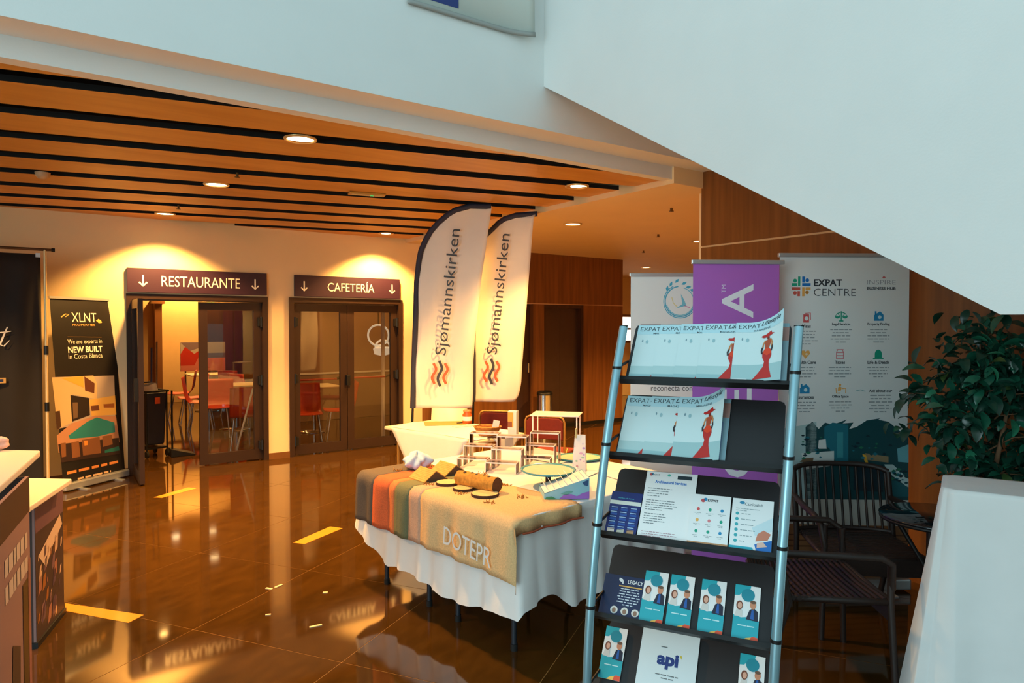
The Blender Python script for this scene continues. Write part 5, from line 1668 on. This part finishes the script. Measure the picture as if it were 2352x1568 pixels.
# ---- fifth shelf
pl = SPlane(SHF[4], -.006)
leaflet(4, max(.014, pl(1353, 1580)[0]), -.006, 'teal two-portrait leaflet on the lowest shelf by the left of the api folder', z=.06)
leaflet(4, pl(1690, 1640)[0], -.006, 'teal two-portrait leaflet on the lowest shelf on the far side of the api folder', z=.055)
u0 = pl(1462, 1568)[0]
o = thing('folder', 'pale folder with a navy api logo on the lowest visible shelf', 'folder', mw=SHF[4] @ Matrix.Translation((u0 - .005, -.006, .02)))
w_, h_ = .23, .275
m = MB(); m.box(0, w_, -.006, 0, 0, h_); m.build('card', mat('pale_blue_card', rgb(214, 230, 236), .4), o)
q = MB(); q.text('api', w_ * .5, h_ * .55, .062, -.0066, 0, width=.085, bold=.045); q.build('logo', ink(22, 54, 128), o)
q = MB(); q.flat([(w_ * .69, h_ * .66), (w_ * .73, h_ * .66), (w_ * .73, h_ * .61)], -.0066, ink(206, 190, 60)); q.build('logo_accent', None, o)
q = MB(); lines(q, w_ * .36, w_ * .5, h_ * .74, 1, .01, -.0066, INKT, .004, rag=False); lines(q, w_ * .25, w_ * .8, h_ * .36, 2, .012, -.0066, INKT, .004); u_ = q.build('small_print', None, o); u_['kind'] = 'stuff'
# ================================================================== rattan chairs and round table under the stair
M_RATTAN = mat('dark_rattan', rgb(40, 27, 22), .5, noise=.2, scale=60)
def rattan_chair(c, rz, lab):
    o = thing('rattan_chair', lab, 'chair', c, rz)
    w_, d_ = .27, .25; zs = .44
    # woven seat: cross rods in a frame
    m = MB(); m.tube([(-w_, -d_, zs), (w_, -d_, zs), (w_ * .9, d_, zs), (-w_ * .9, d_, zs)], .016, 8, closed=True); m.build('seat_frame', M_RATTAN, o)
    for i in range(17):
        y = -d_ + .02 + i * (2 * d_ - .03) / 16
        m = MB(); m.tube([(-w_ + .01, y, zs + .006), (0, y, zs - .004), (w_ - .01, y, zs + .006)], .0125, 6); m.build('seat_rod', M_RATTAN, o)
    m = MB(); m.box(-w_ + .01, w_ - .01, -d_ - .012, -d_ + .004, zs - .09, zs); m.build('apron', M_RATTAN, o)
    # curved back rail with upright rods
    def bk(u, z):
        an = (u - .5) * 2.0
        k = (z - zs) / .42
        return (w_ * 1.04 * math.sin(an) / math.sin(1.0), d_ + .03 - .16 * (1 - math.cos(an)) + .09 * k, z)
    zt_ = .84
    for z, r in ((zt_, .017), (zs + .02, .014)):
        m = MB(); m.tube([bk(i / 14, z - (.03 * (2 * i / 14 - 1) ** 4 if z == zt_ else 0)) for i in range(15)], r, 8); m.build('back_rail', M_RATTAN, o)
    for i in range(14):
        u = .04 + .92 * i / 13
        m = MB(); m.tube([bk(u, zs + .02), bk(u, .64), bk(u, zt_ - .01)], .0075, 6); m.build('back_rod', M_RATTAN, o)
    for sx in (-1, 1):
        b0 = Vector(bk(0 if sx < 0 else 1, .66))
        m = MB(); m.tube([b0, (sx * (w_ + .035), 0, .66), (sx * (w_ + .035), -d_ + .06, .655), (sx * (w_ + .02), -d_ + .005, .62), (sx * w_, -d_ - .005, .5)], .017, 8); m.build('armrest', M_RATTAN, o)
        m = MB(); m.tube([(sx * w_, -d_, .62), (sx * w_, -d_, zs), (sx * (w_ + .02), -d_ - .02, .0)], .0165, 8); m.build('leg', M_RATTAN, o)
        e0 = Vector(bk(0 if sx < 0 else 1, zt_ - .03)); e1 = Vector(bk(0 if sx < 0 else 1, zs))
        m = MB(); m.tube([e0, e1, (sx * (w_ * .92), d_ + .07, .0)], .0165, 8); m.build('leg', M_RATTAN, o)
    return o
rattan_chair((2.0, 3.92, 0), math.radians(-6), 'dark rattan armchair with open slatted back against the white icon banner')
rattan_chair((1.50, 3.38, 0), math.radians(86), 'dark rattan armchair turned sideways right behind the magazine rack')
o = thing('round_table', 'small round black glass table between the rattan chairs and the plant', 'table', (2.2, 3.50, 0))
m = MB(); m.lathe([(0, .715), (.27, .715), (.275, .72), (.27, .726), (0, .7262)], 40); m.build('tabletop', mat('black_glass', rgb(14, 20, 26), .06, spec=.8), o)
m = MB(); m.lathe([(.262, .70), (.272, .70), (.272, .714), (.262, .714)], 40); m.build('rim_hoop', M_BLKMET, o)
for k in range(3):
    an = .5 + k * 2 * PI / 3
    m = MB(); m.tube([(.2 * math.cos(an), .2 * math.sin(an), .70), (.02 * math.cos(an + 1.5), .02 * math.sin(an + 1.5), .36), (-.22 * math.cos(an), -.22 * math.sin(an), .0)], .012, 8); m.build('leg', M_BLKMET, o)

# ================================================================== ficus in a dark planter
FC = Vector((2.56, 3.72, 0))
o = thing('potted_ficus', 'leafy green ficus tree in a dark square planter beside the icon banner', 'plant', FC, math.radians(-30))
m = MB(); m.add([(-.2, -.2, 0), (.2, -.2, 0), (.2, .2, 0), (-.2, .2, 0), (-.23, -.23, .5), (.23, -.23, .5), (.23, .23, .5), (-.23, .23, .5)], [(3, 2, 1, 0), (4, 5, 6, 7), (0, 1, 5, 4), (1, 2, 6, 5), (2, 3, 7, 6), (3, 0, 4, 7)], 0); m.build('planter', mat('black_planter', rgb(24, 21, 20), .6), o, bevel=.01)
m = MB(); m.tube([(0, 0, .48), (.02, .01, .8), (-.03, .02, 1.15), (.0, 0, 1.5)], [.022, .02, .016, .01], 8)
m.tube([(.03, 0, .48), (.06, -.03, .9), (.12, -.05, 1.3)], [.016, .014, .008], 8)
m.build('trunk', mat('ficus_trunk', rgb(120, 88, 60), .8, noise=.2, scale=40), o)
rnd = random.Random(21)
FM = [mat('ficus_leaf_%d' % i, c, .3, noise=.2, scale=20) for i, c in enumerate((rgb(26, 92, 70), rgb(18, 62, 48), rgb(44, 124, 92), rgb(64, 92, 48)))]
def leaf_geo(L_=.092, Wd=.024):
    vs, fs = [], []
    for k in range(6):
        u_ = k / 5
        ww = Wd * math.sin(PI * min(.98, .06 + .92 * u_)) ** .8
        zz = .012 * math.sin(PI * u_) - .02 * u_ * u_
        vs += [(-ww, L_ * u_, zz + .005), (0, L_ * u_, zz), (ww, L_ * u_, zz + .005)]
    for k in range(5):
        for j in range(2):
            a = k * 3 + j
            fs.append((a, a + 1, a + 4, a + 3))
    return vs, fs
LM = []
for fm in FM:
    m = MB(); m.add(*leaf_geo(), 0, True)
    ob = m.build('leaf', fm, o); LM.append(ob.data); bpy.data.objects.remove(ob)
tufts = []
for i in range(46):
    # leaf tufts spread over an egg-shaped crown; each sits on its own branch
    while True:
        v_ = Vector((rnd.uniform(-1, 1), rnd.uniform(-1, 1), rnd.uniform(-1, 1)))
        if .35 < v_.length < 1: break
    tip_ = Vector((v_.x * .46, v_.y * .34, 1.33 + v_.z * .45))
    if i < 10:
        tip_ = Vector((rnd.uniform(-.1, .45), rnd.uniform(-.3, .1), rnd.uniform(.82, .98)))
    tip_ = Matrix.Rotation(math.radians(30), 3, 'Z') @ tip_ if i >= 8 else tip_
    st_ = Vector((0, 0, min(1.45, max(.8, tip_.z - .12))))
    mid_ = (st_ + tip_) / 2 + Vector((0, 0, .04))
    m = MB(); m.tube([st_, mid_, tip_], [.006, .004, .002], 5); m.build('branch', mat('ficus_trunk', rgb(120, 88, 60), .8), o)
    tufts.append((mid_, tip_))
def leaf_mx(i):
    mid_, tip_ = tufts[i % 46]
    p_ = mid_.lerp(tip_, rnd.uniform(.1, 1.1)) + Vector((rnd.gauss(0, .03), rnd.gauss(0, .03), rnd.gauss(0, .03)))
    sc = rnd.uniform(.7, 1.2)
    return Matrix.Translation(p_) @ Matrix.Rotation(rnd.uniform(0, 2 * PI), 4, 'Z') @ Matrix.Rotation(rnd.uniform(-1.1, .5), 4, 'X') @ Matrix.Rotation(rnd.uniform(-.7, .7), 4, 'Y') @ Matrix.Scale(sc, 4)
for i in range(296):
    ob = put('leaf', LM[rnd.choice((0, 0, 1, 1, 2, 3))], o)
    ob.matrix_local = leaf_mx(i)
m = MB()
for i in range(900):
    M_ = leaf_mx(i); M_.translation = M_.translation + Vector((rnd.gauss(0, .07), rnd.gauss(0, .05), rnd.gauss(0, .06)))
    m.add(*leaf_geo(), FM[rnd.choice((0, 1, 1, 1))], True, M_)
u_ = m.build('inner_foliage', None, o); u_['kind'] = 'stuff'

# ================================================================== tall counter under a white cloth at the right
ZC = 1.0
cA = P(2172, 1122, ZC)
g1 = Vector((.845, -.535, 0)); g2 = Vector((.535, .845, 0))
def cloth_hem(k): return .06
def cloth_fl(k):
    s = k * 2 * (1.15 + .34)
    per = 2 * (1.15 + .34)
    f = .07 * math.exp(-(min(s, per - s) / .12) ** 2)
    if s > per - .34: f += .05
    return f + .02
tc2 = drape('tablecloth', None, Vector((cA.x, cA.y, 0)), g1, g2, 1.15, .34, ZC, cloth_hem, amp=.03, nf=9, flare=cloth_fl, seed=9, rad=.03, rows=20, m_=mat('creased_cloth', rgb(230, 229, 226), .85, noise=.03, scale=5, sheen=.2, bump=.9, bscale=3.5))
tag(tc2, 'white cloth draped to the floor over a tall narrow counter near the plant', 'tablecloth')
o = thing('bar_counter', 'tall narrow counter hidden under the floor-length white cloth', 'counter', Vector((cA.x, cA.y, 0)) + g1 * .575 + g2 * .17, math.atan2(g1.y, g1.x))
m = MB(); m.box(-.56, .56, -.155, .155, ZC - .035, ZC - .006); m.build('tabletop', mat('table_plastic', rgb(200, 198, 190), .6), o)
for sx in (-1, 1):
    m = MB(); m.box(sx * .5 - .02, sx * .5 + .02, -.14, .14, 0, ZC - .035); m.build('leg_panel', M_LEG, o)

# ================================================================== promotion counters at the left
M_TOPW = mat('counter_top', rgb(226, 206, 186), .4)
def promo(corner, e, l, dpt, h, lab, prints, top):
    """corner: far end of the printed front; e points along the front away from the viewer; body lies to its left"""
    o = thing('promo_counter', lab, 'counter', (corner.x, corner.y, 0), math.atan2(e.y, e.x))
    m = MB(); m.prism(top, h - .03, h); m.build('counter_top', M_TOPW, o, bevel=.006, recalc=True)
    m = MB(); m.box(-l, 0, 0, .012, .03, h - .03); fp = m.build('front_panel', mat('promo_panel', rgb(150, 112, 104), .5), o)
    for x in (-l, -.012):
        m = MB(); m.box(x, x + .012, .012, dpt, .03, h - .03); m.build('side_panel', mat('promo_side', rgb(60, 42, 34), .6), o)
    m = MB(); m.box(-l - .01, .01, -.01, dpt, 0, .03); m.build('base', M_BLKMET, o)
    q = MB(); prints(q, l, h); u_ = q.build('panel_print', None, fp); u_['kind'] = 'stuff'
    return o
def pr1(q, l, h):
    Yp = -.0015
    q.rect(-l, 0, h * .84, h - .03, Yp, ink(64, 42, 30))
    for r_ in range(2):
        z = h * (.745 - .09 * r_); x = -.46
        for wq in (.05, .07, .04, .06, .07, .05):
            q.rect(x, x + wq, z - .032, z + .032, Yp - .0006, ink(206, 180, 160)); x += wq + .012
    q.rect(-.16, -.06, .05, h * .6, Yp - .0006, ink(86, 62, 24)); q.rect(-.05, -.0, .05, h * .66, Yp, ink(150, 96, 84)); q.flat([(-.4, .1), (-.24, .12), (-.22, h * .4), (-.35, h * .45)], Yp - .0006, ink(74, 54, 40))
def pr2(q, l, h):
    Yp = -.0015
    q.rect(-l, 0, .03, h - .03, Yp, ink(58, 44, 44)); q.rect(-l, 0, h * .74, h - .06, Yp - .0006, ink(104, 72, 84))
    q.flat([(-.42, h * .58), (-.06, h * .74), (-.02, h * .66), (-.2, h * .56), (-.3, h * .46)], Yp - .0012, ink(206, 174, 150))
    rr = random.Random(5)
    for i in range(30):
        x, z = rr.uniform(-l + .03, -.03), rr.uniform(.05, h * .6); a = rr.uniform(.01, .035)
        q.flat([(x - a, z - a * 1.6), (x + a * .6, z - a), (x + a, z + a * 1.4), (x - a * .4, z + a)], Yp - .0012, rr.choice((ink(150, 98, 84), ink(84, 64, 84), ink(200, 160, 130), ink(150, 90, 40), ink(28, 22, 20), ink(110, 80, 90))))
def ground(px, py, z):
    p_ = P(px, py, z); return Vector((p_.x, p_.y, 0))
def to_local(c, e, pts):
    n_ = Vector((-e.y, e.x, 0))
    return [((p_ - c).dot(e), (p_ - c).dot(n_)) for p_ in pts]
HN = 1.10
c0 = ground(93, 1034, HN); c1 = ground(0, 1116, HN)
eN = (c0 - c1).normalized()
cN = ground(66, 1093, HN - .03)
tp = to_local(cN, eN, [c0, c1, c1 + (c1 - c0) * .4, c0 + Vector((-.62, -.5, 0)), c0 + Vector((-.5, .05, 0))])
promo(cN, eN, .72, .30, HN, 'near printed promotion counter with a pale top and brown panel', pr1, tp)
HF = .82
cF = ground(147, 1408, 0)
eF = (ground(147, 1408, 0) - ground(82, 1490, 0)).normalized()
d0 = ground(165, 1099, HF); d1 = ground(68, 1163, HF)
tp = to_local(cF, eF, [d0, d1, d1 + (d1 - d0) * .25, d1 + (d1 - d0) * .25 + Vector((-.35, -.1, 0)), d0 + Vector((-.6, .05, 0))])
promo(cF, eF, .46, .26, HF, 'lower printed promotion counter with a dark food-collage panel behind the near one', pr2, tp)
# crumpled wrapper on the near counter
p_ = P(8, 1030, 1.10)
m = MB()
m.grid(lambda u, v: ((.05 + .012 * math.sin(9 * u * 6.28 / 3) + .01 * math.sin(v * 9)) * math.cos(2 * PI * u) * math.sin(PI * (.08 + .84 * v)) ** .7, (.045 + .01 * math.sin(5 * 2 * PI * u)) * math.sin(2 * PI * u) * math.sin(PI * (.08 + .84 * v)) ** .7, .002 + .065 * v), 24, 8, 0, wrap=True)
tag(m.build('crumpled_wrapper', mat('pink_wrapper', rgb(226, 180, 164), .5, noise=.15, scale=40), None, (p_.x, p_.y - .05, 1.101)), 'crumpled pinkish wrapper lying on the near promotion counter', 'wrapper')

# ================================================================== dining room furniture seen through the doors
M_ORANGE = mat('orange_shell', rgb(206, 66, 22), .45, noise=.04)
def cafe_chair(c, rz, lab, grp):
    o = thing('dining_chair', lab, 'chair', c, rz, grp)
    w_ = .21
    def shell(u, v):
        x = (u - .5) * 2 * w_
        if v < .45:
            t_ = v / .45
            return (x, -.21 + .36 * t_, .455 - .012 * math.sin(PI * t_) + .010 * (2 * u - 1) ** 2)
        t_ = (v - .45) / .55
        return (x * (1 - .06 * t_), .15 + .05 * math.sin(min(1, t_ * 3) * PI / 2) + .07 * t_, .455 + .42 * t_ ** 1.1 + .0)
    m = MB(); m.grid(shell, 8, 20); m.build('shell', M_ORANGE, o, solid=.012)
    for sx in (-1, 1):
        for sy in (-1, 1):
            m = MB(); m.tube([(sx * .15, sy * .12, .445), (sx * .20, sy * .19, .0)], .0105, 8); m.build('leg', M_CHROME, o)
    return o
def cafe_table(c, lab):
    o = thing('dining_table', lab, 'table', c, ROTW, 'dining room tables')
    m = MB(); m.box(-.36, .36, -.36, .36, .72, .745); m.build('tabletop', mat('white_laminate', rgb(240, 226, 196), .35), o, bevel=.004)
    m = MB(); m.tube([(0, 0, .02), (0, 0, .72)], .03, 12); m.build('column', M_CHROME, o)
    m = MB(); m.lathe([(.24, 0), (.24, .012), (.04, .03)], 26); m.build('foot', M_CHROME, o)
GC = 'orange dining chairs in the restaurant'
spots = [((566, 1029), 200, 'orange dining chair closest to the glass of the restaurant door'),
         ((500, 1002), 15, 'orange dining chair pushed to the near restaurant table'),
         ((572, 968), 150, 'orange dining chair at the far side of the near restaurant table'),
         ((462, 985), 110, 'orange dining chair beside the dark door stile in the restaurant'),
         ((440, 972), -60, 'orange dining chair facing the cleaning cart in the restaurant'),
         ((415, 958), -70, 'orange dining chair standing apart by the restaurant wall'),
         ((542, 953), 170, 'orange dining chair at the back by the dark rear door')]
for (px, py), a, lab in spots:
    p_ = P(px, py); cafe_chair((p_.x, p_.y, 0), math.radians(a), lab, None)
for (px, py), lab in (((540, 985), 'white square restaurant table nearest the door'), ((477, 942), 'white square restaurant table in the second row')):
    p_ = P(px, py); cafe_table((p_.x, p_.y, 0), lab)
for (px, py), a, lab in (((706, 1022), 20, 'orange dining chair with its back to the cafeteria door'), ((778, 1010), -70, 'orange dining chair facing the small cafeteria table')):
    p_ = P(px, py); cafe_chair((p_.x, p_.y, 0), math.radians(a), lab, None)
p_ = P(722, 990); cafe_table((p_.x, p_.y, 0), 'white square table inside the cafeteria')
# painting on a stand
q0 = W(0.25, -6.9); 
pl = VPlane(q0, (U.x, U.y))
a, b = pl(415, 853), pl(517, 785)
o = thing('abstract_painting', 'red, pink and grey abstract painting on a stand in the restaurant', 'painting', q0, pl.rot)
m = MB(); m.box(a[0], b[0], 0, .03, a[1], b[1]); m.build('canvas', mat('canvas', rgb(206, 196, 190), .7), o)
q = MB(); X0, X1, Z0, Z1 = a[0], b[0], a[1], b[1]; wq, hq = X1 - X0, Z1 - Z0
q.rect(X0, X1, Z0, Z0 + hq * .45, -.001, ink(226, 132, 120)); q.rect(X0 + wq * .5, X1, Z0 + hq * .45, Z0 + hq * .62, -.001, ink(110, 100, 120)); q.rect(X0 + wq * .5, X1, Z0 + hq * .62, Z1, -.001, ink(176, 170, 164))
q.flat([(X0, Z0 + hq * .2), (X0 + wq * .3, Z0 + hq * .2), (X0 + wq * .5, Z0 + hq * .8), (X0 + wq * .3, Z0 + hq * .6), (X0 + wq * .1, Z0 + hq * .85), (X0, Z0 + hq * .6)], -.002, ink(206, 50, 36)); q.flat([(X0, Z1), (X0 + wq * .5, Z1), (X0 + wq * .5, Z0 + hq * .85), (X0 + wq * .2, Z0 + hq * .7)], -.0015, ink(150, 128, 140)); u_ = q.build('paint', None, o); u_['kind'] = 'stuff'
for x in (a[0] + .1, b[0] - .1):
    m = MB(); m.tube([(x, .045, a[1] + .1), (x, .1, .0)], .014, 6); m.tube([(x, .04, a[1] - .01), (x, -.03, .0)], .014, 6); m.build('stand_leg', M_WOODD, o)
# cleaning cart, dustpan and poles
p_ = P(347, 1046)
o = thing('cleaning_cart', 'dark cleaning cart with a hanging bag just inside the restaurant door', 'cart', (p_.x, p_.y, 0), ROTW + .3)
m = MB(); m.add([(-.11, -.15, .16), (.11, -.15, .16), (.11, .15, .16), (-.11, .15, .16), (-.135, -.18, .84), (.135, -.18, .84), (.135, .18, .84), (-.135, .18, .84)], [(3, 2, 1, 0), (4, 5, 6, 7), (0, 1, 5, 4), (1, 2, 6, 5), (2, 3, 7, 6), (3, 0, 4, 7)], 0); m.build('bag', mat('navy_bag', rgb(26, 26, 48), .6, noise=.1), o, bevel=.02)
m = MB(); m.tube([(-.14, -.19, .86), (.14, -.19, .86), (.14, .19, .86), (-.14, .19, .86)], .014, 8, closed=True); m.tube([(-.14, .19, .86), (-.14, .3, .95), (.14, .3, .95), (.14, .19, .86)], .012, 8)
for x in (-.13, .13):
    for y in (-.17, .17):
        m.tube([(x, y, .05), (x, y, .86)], .011, 8)
m.box(-.14, .14, -.18, .18, .11, .13)
m.build('cart_frame', M_BLKMET, o)
for x in (-.13, .13):
    for y in (-.17, .17):
        m = MB(); m.tube([(x - .012, y, .045), (x + .012, y, .045)], .045, 14); m.build('wheel', M_RUBBER, o)
m = MB(); m.box(-.03, .03, -.2, -.186, .70, .78); m.build('orange_cloth', mat('orange_cloth', rgb(214, 84, 34), .8), o)
m = MB(); m.grid(lambda u, v: ((.1 - .02 * v) * math.cos(2 * PI * u) * (1 + .2 * math.sin(6.28 * u * 3)), (.13) * math.sin(2 * PI * u) * (1 - .5 * v), .84 + .1 * v + .02 * math.sin(9 * u)), 18, 5, 0, wrap=True); m.build('white_rags', mat('white_card', rgb(240, 236, 230), .6), o)
for (x, y, mm, h_) in ((.05, .1, mat('blue_handle', rgb(40, 60, 130), .5), 1.42), (.1, .06, mat('grey_handle', rgb(130, 110, 96), .5), 1.5)):
    m = MB(); m.tube([(x, y, .2), (x + .04, y + .05, h_)], .012, 8); m.build('mop_handle', mm, o)
p_ = P(396, 1046)
o = thing('lobby_dustpan', 'black long-handled dustpan standing inside the restaurant door', 'dustpan', (p_.x, p_.y, 0), ROTW)
m = MB(); m.tube([(0, 0, .03), (0, 0, .86)], .012, 8); m.build('handle', M_BLKMET, o)
m = MB(); m.add([(-.03, -.12, 0), (.26, -.12, 0), (.26, .12, 0), (-.03, .12, 0), (-.03, -.12, .10), (.26, -.12, .012), (.26, .12, .012), (-.03, .12, .10)], [(3, 2, 1, 0), (4, 5, 6, 7), (0, 1, 5, 4), (1, 2, 6, 5), (2, 3, 7, 6), (3, 0, 4, 7)], 0); m.build('pan', M_BLKMET, o)
p_ = P(541, 1044); p2 = PD(581, 893, p_.y)
m = MB(); m.tube([(0, 0, .0), (p2.x - p_.x, p2.y - p_.y, p2.z)], .013, 8); tag(m.build('white_pole', mat('white_trim', rgb(236, 232, 226), .4), None, (p_.x, p_.y, 0.004)), 'slim white pole leaning among the orange restaurant chairs', 'pole')
# framed notice on the restaurant wall
q0 = W(-1.05, -7.98, 0); pl = VPlane(q0, (U.x, U.y)); a = pl(340, 795)
# pendant in the cafeteria
p_ = PD(869, 772, 11.2)
o = thing('pendant_lamp', 'white glass pendant lamp glimpsed through the cafeteria door', 'lamp', (p_.x, p_.y, 1.22))
M_OPAL = mat('opal_glass', rgb(236, 228, 214), .25, emit=(1, .85, .6), estr=.5)
for (x, z, r) in ((0, .34, .17), (.07, .14, .12)):
    m = MB(); m.tube([(x + r * math.cos(2 * PI * k / 24), 0, z + r * math.sin(2 * PI * k / 24)) for k in range(24)], .016, 8, closed=True); m.build('glass_ring', M_OPAL, o)
m = MB(); m.lathe([(.02, .0), (.13, .03), (.15, .12), (.1, .15)], 22, c=(.06, .02, 0)); m.build('shade', M_OPAL, o)
m = MB(); m.tube([(0, 0, .5), (0, 0, 1.69)], .006, 6); m.build('cord', M_BLKMET, o)
# tiny pale flecks: floor litter, the last a painted reflection of a lamp
M_CHIP = mat('pale_chip', rgb(236, 210, 160), .5)
for i, (px, py, l, a) in enumerate(((725, 1438, .07, .5), (618, 1352, .05, -.4), (640, 1346, .06, 1.1), (616, 1412, .03, .2), (747, 1361, .03, .1))):
    p_ = P(px, py); m = MB(); m.box(-l / 2, l / 2, -.008, .008, 0, .004); tag(m.build('floor_fleck', M_CHIP, None, (p_.x, p_.y, .0005), a), 'tiny pale fleck on the polished floor, litter with one painted lamp glint', 'scrap', 'litter and painted glint on the floor')
